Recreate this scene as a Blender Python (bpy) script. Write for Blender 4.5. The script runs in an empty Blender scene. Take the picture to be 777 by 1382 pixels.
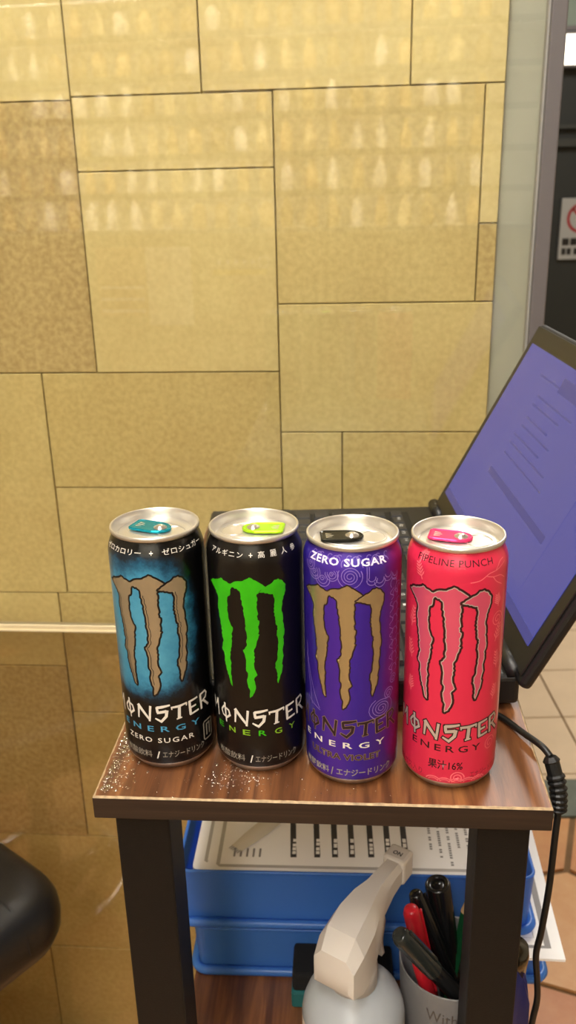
import bpy, bmesh, math, random
from mathutils import Vector, Matrix, Euler

random.seed(7)
S = bpy.context.scene
C = S.collection
R = math.radians
PI = math.pi

# ------------------------------------------------------------------ camera, world, light, exposure
FPX = 1193.4                                   # focal length in pixels of the 777 x 1382 frame
cam_d = bpy.data.cameras.new('camera')
cam_d.sensor_fit = 'VERTICAL'
cam_d.sensor_height = 36.0
cam_d.lens = FPX / 1382.0 * 36.0
cam_d.clip_start = 0.02
cam = bpy.data.objects.new('camera', cam_d)
C.objects.link(cam)
cam.matrix_world = (Matrix.Translation((0, 0, 1.2431)) @ Matrix.Rotation(R(90 - 20.29), 4, 'X')
                    @ Matrix.Rotation(R(-1.354), 4, 'Z'))
cam_d.dof.use_dof = True
cam_d.dof.focus_distance = 0.52
cam_d.dof.aperture_fstop = cam_d.lens / 2.3
S.camera = cam

w = bpy.data.worlds.new('world'); S.world = w
w.use_nodes = True
w.node_tree.nodes['Background'].inputs[0].default_value = (1.0, 0.97, 0.93, 1)
w.node_tree.nodes['Background'].inputs[1].default_value = 0.10

S.view_settings.view_transform = 'Standard'
S.view_settings.look = 'None'
S.view_settings.exposure = 1.04
S.view_settings.gamma = 1.0
S.view_settings.use_curve_mapping = False


def area(name, loc, rot, sx, sy, power, col=(1, 0.965, 0.90)):
    d = bpy.data.lights.new(name, 'AREA')
    d.shape = 'RECTANGLE'; d.size = sx; d.size_y = sy; d.energy = power; d.color = col
    o = bpy.data.objects.new(name, d); C.objects.link(o)
    o.location = loc; o.rotation_euler = rot
    return o


# ceiling lamps of the room (their housings are built with the ceiling below)
LAMPS = [(-0.20, 0.05, 2.52, 0.22, 1.10, 15.5), (-0.35, -1.30, 2.52, 0.30, 1.10, 15)]
for x, y, z, sx, sy, p in LAMPS:
    area('ceiling_lamp_light', (x, y, z), (0, 0, 0), sx, sy, p)
area('back_room_lamp_light', (1.0, 2.4, 2.50), (0, 0, 0), 0.3, 1.0, 22, (1, 0.95, 0.88))


# ------------------------------------------------------------------ materials
def lin(c):
    out = []
    for v in c[:3]:
        v /= 255.0
        out.append(v / 12.92 if v <= 0.04045 else ((v + 0.055) / 1.055) ** 2.4)
    return (*out, 1.0)


def newmat(name):
    m = bpy.data.materials.new(name); m.use_nodes = True
    nt = m.node_tree
    return m, nt, nt.nodes['Principled BSDF']


def N(nt, kind, **kw):
    n = nt.nodes.new(kind)
    for k, v in kw.items():
        if k == 'inputs':
            for i, val in v.items():
                n.inputs[i].default_value = val
        else:
            setattr(n, k, v)
    return n


def mat(name, col, rough=0.5, metal=0.0, var=0.0, vscale=20.0, bump=0.0, bscale=200.0, spec=0.5,
        coat=0.0, trans=0.0, emit=0.0, sheen=0.0, stretch=(1, 1, 1), alpha=1.0):
    m, nt, b = newmat(name)
    L = nt.links.new
    c = lin(col)
    b.inputs['Base Color'].default_value = c
    b.inputs['Roughness'].default_value = rough
    b.inputs['Metallic'].default_value = metal
    b.inputs['Specular IOR Level'].default_value = spec
    b.inputs['Coat Weight'].default_value = coat
    b.inputs['Coat Roughness'].default_value = 0.12
    b.inputs['Transmission Weight'].default_value = trans
    b.inputs['Alpha'].default_value = alpha
    if emit:
        b.inputs['Emission Color'].default_value = c
        b.inputs['Emission Strength'].default_value = emit
    tc = N(nt, 'ShaderNodeTexCoord')
    mp = N(nt, 'ShaderNodeMapping'); mp.inputs['Scale'].default_value = stretch
    L(tc.outputs['Object'], mp.inputs['Vector'])
    if var > 0:
        n = N(nt, 'ShaderNodeTexNoise', inputs={'Scale': vscale, 'Detail': 5.0, 'Roughness': 0.6})
        L(mp.outputs[0], n.inputs['Vector'])
        r = N(nt, 'ShaderNodeValToRGB')
        r.color_ramp.elements[0].position = 0.3; r.color_ramp.elements[1].position = 0.7
        r.color_ramp.elements[0].color = [min(1, v * (1 - var)) for v in c[:3]] + [1]
        r.color_ramp.elements[1].color = [min(1, v * (1 + var)) for v in c[:3]] + [1]
        L(n.outputs['Fac'], r.inputs[0]); L(r.outputs[0], b.inputs['Base Color'])
    if bump > 0:
        n2 = N(nt, 'ShaderNodeTexNoise', inputs={'Scale': bscale, 'Detail': 3.0})
        L(mp.outputs[0], n2.inputs['Vector'])
        bp = N(nt, 'ShaderNodeBump', inputs={'Strength': bump, 'Distance': 0.002})
        L(n2.outputs['Fac'], bp.inputs['Height']); L(bp.outputs[0], b.inputs['Normal'])
    return m


def ramp(nt, stops):
    r = N(nt, 'ShaderNodeValToRGB')
    e = r.color_ramp.elements
    while len(e) < len(stops):
        e.new(0.5)
    for i, (p, c) in enumerate(stops):
        e[i].position = p; e[i].color = lin(c)
    return r


def math_node(nt, op, a, b=None):
    n = N(nt, 'ShaderNodeMath', operation=op)
    for i, v in enumerate((a, b)):
        if v is None:
            continue
        if isinstance(v, (int, float)):
            n.inputs[i].default_value = v
        else:
            nt.links.new(v, n.inputs[i])
    return n.outputs[0]


def wood(name, stops, axis_scale, rough=0.35, bump=0.15, coat=0.15):
    m, nt, b = newmat(name); L = nt.links.new
    tc = N(nt, 'ShaderNodeTexCoord'); mp = N(nt, 'ShaderNodeMapping')
    mp.inputs['Scale'].default_value = axis_scale
    L(tc.outputs['Object'], mp.inputs['Vector'])
    n = N(nt, 'ShaderNodeTexNoise', inputs={'Scale': 1.0, 'Detail': 7.0, 'Roughness': 0.62, 'Distortion': 0.4})
    L(mp.outputs[0], n.inputs['Vector'])
    r = ramp(nt, stops); L(n.outputs['Fac'], r.inputs[0])
    L(r.outputs[0], b.inputs['Base Color'])
    b.inputs['Roughness'].default_value = rough
    b.inputs['Coat Weight'].default_value = coat
    b.inputs['Coat Roughness'].default_value = 0.25
    bp = N(nt, 'ShaderNodeBump', inputs={'Strength': bump, 'Distance': 0.001})
    L(n.outputs['Fac'], bp.inputs['Height']); L(bp.outputs[0], b.inputs['Normal'])
    return m


def stone_tile_mat():
    # colour follows a per-tile custom property "tone" (0 dark coarse stone, 1 light smooth stone)
    m, nt, b = newmat('sandstone'); L = nt.links.new
    tc = N(nt, 'ShaderNodeTexCoord')
    at = N(nt, 'ShaderNodeAttribute', attribute_type='OBJECT', attribute_name='tone')
    r = ramp(nt, [(0.0, (196, 174, 120)), (0.5, (211, 192, 128)), (1.0, (224, 208, 148))])
    L(at.outputs['Fac'], r.inputs[0])
    n1 = N(nt, 'ShaderNodeTexNoise', inputs={'Scale': 9.0, 'Detail': 6.0, 'Roughness': 0.65})
    n2 = N(nt, 'ShaderNodeTexNoise', inputs={'Scale': 160.0, 'Detail': 3.0})
    L(tc.outputs['Object'], n1.inputs['Vector']); L(tc.outputs['Object'], n2.inputs['Vector'])
    mx = N(nt, 'ShaderNodeMix', data_type='RGBA', blend_type='MULTIPLY')
    mx.inputs['Factor'].default_value = 1.0
    r2 = ramp(nt, [(0.25, (236, 229, 220)), (0.75, (255, 255, 255))]); L(n1.outputs['Fac'], r2.inputs[0])
    L(r.outputs[0], mx.inputs['A']); L(r2.outputs[0], mx.inputs['B'])
    mx2 = N(nt, 'ShaderNodeMix', data_type='RGBA', blend_type='MULTIPLY')
    k = math_node(nt, 'SUBTRACT', 1.0, math_node(nt, 'MULTIPLY', at.outputs['Fac'], 0.75))
    L(k, mx2.inputs['Factor'])
    r3 = ramp(nt, [(0.35, (222, 214, 202)), (0.65, (255, 255, 255))]); L(n2.outputs['Fac'], r3.inputs[0])
    L(mx.outputs['Result'], mx2.inputs['A']); L(r3.outputs[0], mx2.inputs['B'])
    L(mx2.outputs['Result'], b.inputs['Base Color'])
    b.inputs['Roughness'].default_value = 0.7
    bp = N(nt, 'ShaderNodeBump', inputs={'Strength': 0.12, 'Distance': 0.001})
    L(n2.outputs['Fac'], bp.inputs['Height']); L(bp.outputs[0], b.inputs['Normal'])
    return m


def glass_pane_mat(name, tint=(1, 1, 1, 1), f0=0.045):
    m = bpy.data.materials.new(name); m.use_nodes = True
    nt = m.node_tree; nt.nodes.clear(); L = nt.links.new
    out = N(nt, 'ShaderNodeOutputMaterial')
    t = N(nt, 'ShaderNodeBsdfTransparent'); t.inputs[0].default_value = tint
    g = N(nt, 'ShaderNodeBsdfGlossy'); g.inputs['Roughness'].default_value = 0.004
    lw = N(nt, 'ShaderNodeLayerWeight'); lw.inputs[0].default_value = 0.5
    p = math_node(nt, 'POWER', lw.outputs['Facing'], 5.0)
    f = math_node(nt, 'ADD', math_node(nt, 'MULTIPLY', p, 1 - f0), f0)
    mx = N(nt, 'ShaderNodeMixShader')
    L(f, mx.inputs[0]); L(t.outputs[0], mx.inputs[1]); L(g.outputs[0], mx.inputs[2])
    L(mx.outputs[0], out.inputs[0])
    return m


def tinted_plastic(name, col, clear=0.5, rough=0.25, spec=0.5):
    # translucent moulded plastic: part clear, part body colour, glossy skin
    m, nt, b = newmat(name); L = nt.links.new
    b.inputs['Base Color'].default_value = lin(col)
    b.inputs['Roughness'].default_value = rough
    b.inputs['Specular IOR Level'].default_value = spec
    out = nt.nodes['Material Output']
    t = N(nt, 'ShaderNodeBsdfTransparent'); c = lin(col)
    t.inputs[0].default_value = [min(1, v * 1.25 + 0.12) for v in c[:3]] + [1]
    mx = N(nt, 'ShaderNodeMixShader'); mx.inputs[0].default_value = clear
    L(b.outputs[0], mx.inputs[1]); L(t.outputs[0], mx.inputs[2]); L(mx.outputs[0], out.inputs[0])
    return m


M_alu = mat('brushed_aluminium', (214, 210, 202), 0.28, 0.9)
M_lid = mat('lid_aluminium', (226, 222, 214), 0.34, 0.85)
M_black = mat('black_print', (12, 12, 12), 0.4)
M_white = mat('white_print', (226, 220, 210), 0.4)
M_grey = mat('grey_print', (150, 143, 130), 0.4)
M_wood = wood('walnut_laminate', [(0.28, (62, 36, 22)), (0.45, (98, 60, 35)), (0.58, (126, 80, 46)), (0.75, (160, 108, 62))],
              (90, 5, 5), coat=0.08)
M_woodedge = wood('dark_edge_band', [(0.3, (28, 19, 15)), (0.55, (44, 30, 23)), (0.75, (60, 41, 30))], (5, 60, 220), 0.5)
M_worn = mat('worn_edge', (168, 142, 106), 0.55, var=0.45, vscale=160)
M_leg = mat('black_powder_coat', (13, 12, 12), 0.55, spec=0.3, var=0.15, vscale=300, bump=0.1, bscale=900)
M_stone = stone_tile_mat()
M_mortar = mat('wall_mortar', (186, 163, 112), 0.9, var=0.1)
M_glass = glass_pane_mat('window_glass', (0.985, 0.99, 0.975, 1))
M_frame = mat('grey_metal_frame', (108, 104, 106), 0.45, 0.2)
M_rail = mat('cream_rail', (226, 210, 172), 0.35, 0.1)
M_plaster = mat('grey_plaster', (168, 168, 152), 0.8, var=0.06, vscale=12)
M_blackplastic = mat('black_plastic', (20, 20, 21), 0.42, bump=0.05, bscale=900)
M_key = mat('key_plastic', (46, 45, 44), 0.5)  # grey lifted so the colour carries glare on the keyboard
M_cable = mat('cable_rubber', (14, 14, 14), 0.45)
M_leather = mat('black_leather', (22, 21, 21), 0.4, bump=0.12, bscale=350)
M_chrome = mat('chrome', (225, 222, 218), 0.08, 1.0)
M_paper = mat('white_paper', (248, 246, 244), 0.7)
M_tray = tinted_plastic('blue_tray_plastic', (84, 146, 220), 0.5, 0.3)
M_frost = tinted_plastic('frosted_plastic', (206, 210, 214), 0.42, 0.32)
M_sprayer = tinted_plastic('milky_plastic', (228, 221, 214), 0.22, 0.35)
M_cupfrost = tinted_plastic('frosted_cup_plastic', (150, 148, 148), 0.38, 0.4)
M_ceil = mat('ceiling_paint', (225, 218, 205), 0.9)
M_roomwall = mat('room_wall_paint', (206, 192, 166), 0.9, var=0.05, vscale=4)
M_dark = mat('dark_wall_paint', (26, 30, 27), 0.6)


# ------------------------------------------------------------------ mesh helpers
def link(name, me, m, parent=None):
    o = bpy.data.objects.new(name, me); C.objects.link(o)
    if m is not None and len(me.materials) == 0:
        me.materials.append(m)
    if parent is not None:
        o.parent = parent
    return o


def obj(name, bm, m, parent=None, smooth=False, kind=None):
    me = bpy.data.meshes.new(name)
    bmesh.ops.recalc_face_normals(bm, faces=bm.faces)
    if smooth:
        for f in bm.faces:
            f.smooth = True
    bm.to_mesh(me); bm.free()
    o = link(name, me, m, parent)
    if kind:
        o['kind'] = kind
    return o


def thing(name, label, cat, loc=(0, 0, 0), rz=0.0, group=None):
    o = bpy.data.objects.new(name, None); C.objects.link(o)
    o.empty_display_size = 0.05
    o.location = loc; o.rotation_euler = (0, 0, rz)
    return tag(o, label, cat, group)


def tag(o, label, cat, group=None):
    o['label'] = label; o['category'] = cat
    if group:
        o['group'] = group
    return o


def struct(o, label=None):
    o['kind'] = 'structure'
    if label:
        o['label'] = label
    return o


def box(bm, x0, x1, y0, y1, z0, z1, bevel=0.0, seg=2):
    vs = [bm.verts.new(p) for p in [(x0, y0, z0), (x1, y0, z0), (x1, y1, z0), (x0, y1, z0),
                                    (x0, y0, z1), (x1, y0, z1), (x1, y1, z1), (x0, y1, z1)]]
    fs = [bm.faces.new([vs[i] for i in q]) for q in
          [(3, 2, 1, 0), (4, 5, 6, 7), (0, 1, 5, 4), (1, 2, 6, 5), (2, 3, 7, 6), (3, 0, 4, 7)]]
    if bevel > 0:
        es = {e for f in fs for e in f.edges}
        bmesh.ops.bevel(bm, geom=list(es), offset=bevel, segments=seg, profile=0.5, affect='EDGES')
    return vs


def bx(*a, **k):
    bm = bmesh.new(); box(bm, *a, **k); return bm


def lathe(bm, prof, seg=48, cx=0, cy=0, closed=False):
    rings = []
    for r, z in prof:
        if r < 1e-7:
            rings.append([bm.verts.new((cx, cy, z))])
        else:
            rings.append([bm.verts.new((cx + r * math.cos(2 * PI * i / seg), cy + r * math.sin(2 * PI * i / seg), z))
                          for i in range(seg)])
    pairs = list(zip(rings[:-1], rings[1:]))
    if closed:
        pairs.append((rings[-1], rings[0]))
    for a, b in pairs:
        for i in range(seg):
            j = (i + 1) % seg
            if len(a) == 1 and len(b) == 1:
                continue
            if len(a) == 1:
                bm.faces.new((a[0], b[i], b[j]))
            elif len(b) == 1:
                bm.faces.new((a[i], a[j], b[0]))
            else:
                bm.faces.new((a[i], a[j], b[j], b[i]))


def tube(bm, pts, rad, seg=12, cap=True):
    pts = [Vector(p) for p in pts]
    rr = rad if isinstance(rad, (list, tuple)) else [rad] * len(pts)
    up = Vector((0, 0, 1)); rings = []
    prev = None
    for i, p in enumerate(pts):
        t = (pts[min(i + 1, len(pts) - 1)] - pts[max(i - 1, 0)]).normalized()
        if prev is None:
            a = t.cross(up)
            if a.length < 1e-3:
                a = t.cross(Vector((1, 0, 0)))
        else:
            a = prev - t * prev.dot(t)
        a.normalize(); prev = a
        b = t.cross(a)
        rings.append([bm.verts.new(p + (a * math.cos(2 * PI * k / seg) + b * math.sin(2 * PI * k / seg)) * rr[i])
                      for k in range(seg)])
    for a, b in zip(rings[:-1], rings[1:]):
        for k in range(seg):
            j = (k + 1) % seg
            bm.faces.new((a[k], a[j], b[j], b[k]))
    if cap:
        bm.faces.new(rings[0][::-1]); bm.faces.new(rings[-1])


def spline(pts, n=8):
    pts = [Vector(p) for p in pts]
    out = []
    for i in range(len(pts) - 1):
        p0 = pts[max(i - 1, 0)]; p1 = pts[i]; p2 = pts[i + 1]; p3 = pts[min(i + 2, len(pts) - 1)]
        for k in range(n):
            t = k / n
            out.append(0.5 * ((2 * p1) + (p2 - p0) * t + (2 * p0 - 5 * p1 + 4 * p2 - p3) * t * t
                              + (3 * p1 - p0 - 3 * p2 + p3) * t ** 3))
    out.append(pts[-1])
    return out


def prism(bm, poly, z0, z1):
    a = [bm.verts.new((x, y, z0)) for x, y in poly]
    b = [bm.verts.new((x, y, z1)) for x, y in poly]
    n = len(poly)
    bm.faces.new(a[::-1]); bm.faces.new(b)
    for i in range(n):
        j = (i + 1) % n
        bm.faces.new((a[i], a[j], b[j], b[i]))


def rrect(hx, hy, r, n=6):
    out = []
    for cx, cy, a0 in ((hx - r, hy - r, 0), (-hx + r, hy - r, 90), (-hx + r, -hy + r, 180), (hx - r, -hy + r, 270)):
        for k in range(n + 1):
            a = R(a0 + 90 * k / n)
            out.append((cx + r * math.cos(a), cy + r * math.sin(a)))
    return out


# ---- flat print: text and outlines as thin ink layers
def curve_to_bm(cu):
    o = bpy.data.objects.new('ink', cu); C.objects.link(o)
    dg = bpy.context.evaluated_depsgraph_get()
    me = bpy.data.meshes.new_from_object(o.evaluated_get(dg))
    bm = bmesh.new(); bm.from_mesh(me)
    bpy.data.objects.remove(o); bpy.data.curves.remove(cu); bpy.data.meshes.remove(me)
    return bm


def fit(bm, x0, x1, z0, z1):
    xs = [v.co.x for v in bm.verts]; ys = [v.co.y for v in bm.verts]
    ax, bx_, ay, by = min(xs), max(xs), min(ys), max(ys)
    for v in bm.verts:
        v.co.x = x0 + (v.co.x - ax) / max(1e-9, bx_ - ax) * (x1 - x0)
        v.co.y = z0 + (v.co.y - ay) / max(1e-9, by - ay) * (z1 - z0)
        v.co.z = 0
    return bm


def text_bm(body, x0, x1, z0, z1, space=1.0, bold=0.0):
    cu = bpy.data.curves.new('ink', 'FONT'); cu.body = body
    cu.resolution_u = 2; cu.space_character = space; cu.offset = bold
    return fit(curve_to_bm(cu), x0, x1, z0, z1)


def poly_bm(poly, offset=0.0):
    cu = bpy.data.curves.new('ink', 'CURVE'); cu.dimensions = '2D'; cu.fill_mode = 'BOTH'
    sp = cu.splines.new('POLY'); sp.points.add(len(poly) - 1)
    for p, (x, y) in zip(sp.points, poly):
        p.co = (x, y, 0, 1)
    sp.use_cyclic_u = True
    cu.offset = offset
    bm = curve_to_bm(cu)
    return bm


def ribbon(bm, pts, wid):
    n = len(pts)
    ws = wid if isinstance(wid, (list, tuple)) else [wid] * n
    vs = []
    for i, (x, y) in enumerate(pts):
        a = pts[max(i - 1, 0)]; b = pts[min(i + 1, n - 1)]
        dx, dy = b[0] - a[0], b[1] - a[1]; l = math.hypot(dx, dy) or 1
        nx, ny = -dy / l * ws[i] / 2, dx / l * ws[i] / 2
        vs.append((bm.verts.new((x + nx, y + ny, 0)), bm.verts.new((x - nx, y - ny, 0))))
    for p, q in zip(vs[:-1], vs[1:]):
        bm.faces.new((p[0], p[1], q[1], q[0]))


def to_floor(bm, z):          # flat print lying on a horizontal sheet
    for v in bm.verts:
        v.co.z = z
    return bm


# ------------------------------------------------------------------ the room
YAW = R(-4.8)                 # the glazed stone wall, right side nearer
Wm = Matrix.Translation((0, 0.975, 0)) @ Matrix.Rotation(YAW, 4, 'Z')   # wall frame: x along, y into the wall, z up


def wall_obj(name, bm, m, parent=None, smooth=False):
    o = obj(name, bm, m, parent, smooth)
    if parent is None:
        o.matrix_world = Wm
    return o


wall_back = struct(wall_obj('wall_back', bx(-1.40, 0.2239, 0.012, 0.12, 0, 2.60), M_mortar),
                   'sandstone clad wall behind glass')
# sandstone slabs: (u0, u1, z0, z1, tone)
V1, V2, V3 = -0.220, -0.006, 0.232
WF, WZ = 0.9653, 1.2431
def wz(z):
    return WZ + (z - WZ) * WF if z > 0 else 0.0
slabs = [
    (-0.46, V1, 1.332, 1.62, 1.0), (V1, -0.080, 1.335, 1.62, 0.85), (-0.080, 0.136, 1.336, 1.62, 0.95),
    (0.136, V3, 1.336, 1.62, 0.95),
    (-0.46, V1, 1.042, 1.332, 0.12), (V1, V2, 1.261, 1.335, 0.8), (V1, V2, 1.042, 1.261, 0.85),
    (V2, 0.212, 1.118, 1.336, 0.62), (0.212, V3, 1.20, 1.336, 0.9), (0.212, V3, 1.118, 1.20, 0.3),
    (V2, V3, 0.970, 1.118, 0.72),
    (-0.46, -0.287, 0.757, 1.042, 0.62), (-0.287, V2, 0.900, 1.042, 0.5),
    (-0.287, V2, 0.757, 0.900, 0.66), (V2, 0.066, 0.757, 0.970, 0.65), (0.066, V3, 0.757, 0.970, 0.5),
    (-0.80, -0.300, 0.649, 0.757, 0.75), (-0.300, 0.06, 0.578, 0.757, 0.42), (0.06, V3, 0.578, 0.757, 0.55),
    (-0.80, -0.300, 0.370, 0.649, 0.15), (-0.300, -0.05, 0.370, 0.578, 0.55), (-0.05, V3, 0.370, 0.578, 0.5),
    (-0.80, -0.20, 0.16, 0.370, 0.55), (-0.20, V3, 0.16, 0.370, 0.5),
    (-0.80, -0.38, 0.0, 0.16, 0.5), (-0.38, 0.0, 0.0, 0.16, 0.6), (0.0, V3, 0.0, 0.16, 0.5),
    (-0.80, -0.46, 1.042, 1.332, 0.7), (-0.80, -0.46, 1.332, 1.62, 0.6), (-0.80, -0.46, 0.757, 1.042, 0.5),
    (-1.40, -0.80, 0.0, 0.45, 0.5), (-1.40, -0.80, 0.45, 1.0, 0.6), (-1.40, -0.80, 1.0, 1.62, 0.5),
    (-1.40, -0.60, 1.62, 2.1, 0.8), (-0.60, -0.1, 1.62, 1.95, 0.7), (-0.1, V3, 1.62, 2.05, 0.8),
    (-0.60, -0.1, 1.95, 2.6, 0.7), (-0.1, V3, 2.05, 2.6, 0.6), (-1.40, -0.60, 2.1, 2.6, 0.7),
]
g = 0.0007
for u0, u1, z0, z1, tone in slabs:
    u0, u1, z0, z1 = u0 * WF, u1 * WF, wz(z0), wz(z1)
    dy = random.uniform(-0.0008, 0.0008)
    bm = bx(u0 + g, u1 - g, dy, 0.0125, z0 + g, z1 - g, bevel=0.0006, seg=1)
    o = obj('stone_slab', bm, M_stone, wall_back)
    o['tone'] = tone
struct(wall_obj('wall_right', bx(0.2240, 0.2680, 0.010, 0.12, 0, 2.60), M_plaster), 'grey plaster return beside the stone wall')

# glazing in front of the stone: panes, rail, end post
win = struct(bpy.data.objects.new('window_1', None), 'glass partition in front of the stone wall')
C.objects.link(win)
win.matrix_world = Matrix.Translation((0, 0.951, 0)) @ Matrix.Rotation(YAW, 4, 'Z')
obj('pane', bx(-1.40, 0.2545, -0.003, 0.003, 0.7435, 2.55), M_glass, win)
obj('pane', bx(-1.40, 0.2545, -0.003, 0.003, 0.0, 0.7348), glass_pane_mat('smoked_window_glass', (0.89, 0.855, 0.80, 1)), win)
rl = obj('rail', bx(-1.40, 0.2545, -0.0045, 0.0045, 0.7348, 0.7435, bevel=0.0012), M_rail, win)
bm = bmesh.new(); box(bm, -1.40, 0.2545, -0.0065, -0.0042, 0.7348, 0.7376, bevel=0.0007)
obj('rail_lip', bm, M_rail, rl)
obj('post', bx(0.2548, 0.2695, -0.012, 0.014, 0, 2.60, bevel=0.0015), M_frame, win)
obj('post_gasket', bx(0.2527, 0.2547, -0.0055, 0.0055, 0.03, 2.55), mat('gasket', (150, 148, 142), 0.5), win)

# floor: flagstones this side of the threshold, square tiles beyond
M_grout = mat('floor_grout', (120, 92, 60), 0.9, var=0.15)
floor = struct(obj('floor', bx(-2.4, 2.4, -2.6, 4.3, -0.06, -0.006), M_grout), 'floor of flagstones and square tiles')


def flag_mat():
    m, nt, b = newmat('flagstone'); L = nt.links.new
    tc = N(nt, 'ShaderNodeTexCoord')
    at = N(nt, 'ShaderNodeAttribute', attribute_type='OBJECT', attribute_name='tone')
    r = ramp(nt, [(0.0, (172, 108, 58)), (0.5, (190, 138, 84)), (1.0, (204, 162, 112))])
    n = N(nt, 'ShaderNodeTexNoise', inputs={'Scale': 14.0, 'Detail': 6.0, 'Roughness': 0.65})
    L(tc.outputs['Object'], n.inputs['Vector'])
    s = math_node(nt, 'ADD', at.outputs['Fac'], math_node(nt, 'MULTIPLY', math_node(nt, 'SUBTRACT', n.outputs['Fac'], 0.5), 1.1))
    L(s, r.inputs[0]); L(r.outputs[0], b.inputs['Base Color'])
    b.inputs['Roughness'].default_value = 0.45
    bp = N(nt, 'ShaderNodeBump', inputs={'Strength': 0.3, 'Distance': 0.003})
    L(n.outputs['Fac'], bp.inputs['Height']); L(bp.outputs[0], b.inputs['Normal'])
    return m


M_flag = flag_mat()


def clip(poly, px, py, nx, ny):
    out = []
    for i in range(len(poly)):
        a = poly[i]; b = poly[(i + 1) % len(poly)]
        da = (a[0] - px) * nx + (a[1] - py) * ny; db = (b[0] - px) * nx + (b[1] - py) * ny
        if da <= 0:
            out.append(a)
        if (da < 0 < db) or (db < 0 < da):
            t = da / (da - db)
            out.append((a[0] + (b[0] - a[0]) * t, a[1] + (b[1] - a[1]) * t))
    return out


rs = random.Random(21)
seeds = []
px0, py0, pitch = -1.0, -0.2, 0.215
for i in range(10):
    for j in range(8):
        seeds.append((px0 + (i + (j % 2) * 0.5) * pitch + rs.uniform(-.06, .06), py0 + (j + .5) * pitch + rs.uniform(-.06, .06)))
for k, (sx, sy) in enumerate(seeds):
    poly = [(-1.1, -0.22), (1.2, -0.22), (1.2, 1.494), (-1.1, 1.494)]
    for q, (tx, ty) in enumerate(seeds):
        if q == k or math.hypot(tx - sx, ty - sy) > 0.75:
            continue
        dx, dy = tx - sx, ty - sy; l = math.hypot(dx, dy)
        poly = clip(poly, sx + dx / 2 - dx / l * 0.006, sy + dy / 2 - dy / l * 0.006, dx / l, dy / l)
        if len(poly) < 3:
            break
    if len(poly) < 3:
        continue
    # keep clear of the wall foot
    poly = clip(poly, 0, 0.940, math.sin(-YAW), math.cos(YAW)) if sx < 0.25 else clip(poly, 0.280, 0, -1, 0)
    if len(poly) < 3:
        continue
    poly = [(x - sx, y - sy) for x, y in poly]
    bm = bmesh.new(); prism(bm, poly, -0.0059, rs.uniform(-0.001, 0.001))
    o = obj('flagstone', bm, M_flag, floor); o.location = (sx, sy, 0); o['tone'] = rs.uniform(0.05, 0.95)
M_thr = mat('threshold_stone', (92, 98, 86), 0.45, var=0.2, vscale=30)
obj('threshold', bx(0.10, 1.9, 1.50, 1.618, -0.0059, 0.001), M_thr, floor)
M_ftile = mat('beige_floor_tile', (206, 184, 154), 0.35, var=0.06, vscale=10)
bm = bx(-0.108, 0.108, -0.109, 0.109, -0.0059, 0.0, bevel=0.001, seg=1)
tile_me = None
for i in range(9):
    for j in range(11):
        x = 0.665 - 0.222 * 2 + 0.111 + i * 0.2205 - 0.22; y = 1.6395 + 0.1115 + j * 0.2225
        if j == 0:
            pass
        if tile_me is None:
            o = obj('floor_tile', bm, M_ftile, floor); tile_me = o.data
        else:
            o = link('floor_tile', tile_me, M_ftile, floor)
        o.location = (x, y, 0)
obj('tile_border', bx(0.1, 1.9, 1.6205, 1.6375, -0.0059, 0.0), M_ftile, floor)

# other walls and the ceiling
struct(obj('ceiling', bx(-2.4, 2.4, -2.6, 4.3, 2.60, 2.66), M_ceil), 'painted ceiling')
struct(obj('wall_left', bx(-2.40, -2.34, -2.6, 4.2, 0, 2.60), M_roomwall), 'painted side wall')
struct(obj('wall_front', bx(-2.34, 2.34, -2.60, -2.54, 0, 2.60), M_roomwall), 'painted wall across the room')
struct(obj('wall_side', bx(2.34, 2.40, -2.6, 4.2, 0, 2.60), M_roomwall), 'painted wall on the other side')
struct(obj('wall_far', bx(-2.34, 2.34, 4.06, 4.12, 0, 2.60), M_dark), 'dark wall beyond the opening')
bm = bmesh.new(); box(bm, 0.6, 2.3, 4.03, 4.0595, 1.37, 1.40); box(bm, 0.6, 2.3, 4.03, 4.0595, 1.44, 1.455)
struct(obj('trim_1', bm, mat('dark_trim', (44, 46, 42), 0.5)), 'dark picture rails on the far wall')
# far wall: lit box and a notice
lb = thing('light_box', 'glowing white light box high on the dark far wall', 'light', (1.75, 4.055, 1.73))
obj('housing', bx(-0.66, 0.66, -0.05, 0.0, -0.062, 0.072, bevel=0.004), M_frame, lb)
obj('diffuser', bx(-0.645, 0.645, -0.054, -0.0505, -0.052, 0.058), mat('lit_diffuser', (255, 246, 226), 0.5, emit=1.3), lb)
tf = thing('header_panel', 'pale green panel above the light box', 'panel', (1.75, 4.055, 1.80))
obj('board', bx(-0.66, 0.66, -0.04, 0.0, 0.004, 0.30, bevel=0.003), mat('teal_panel', (128, 142, 130), 0.6), tf)
obj('board_edge', bx(-0.66, 0.66, -0.046, -0.0405, 0.004, 0.02), M_frame, tf)

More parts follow.
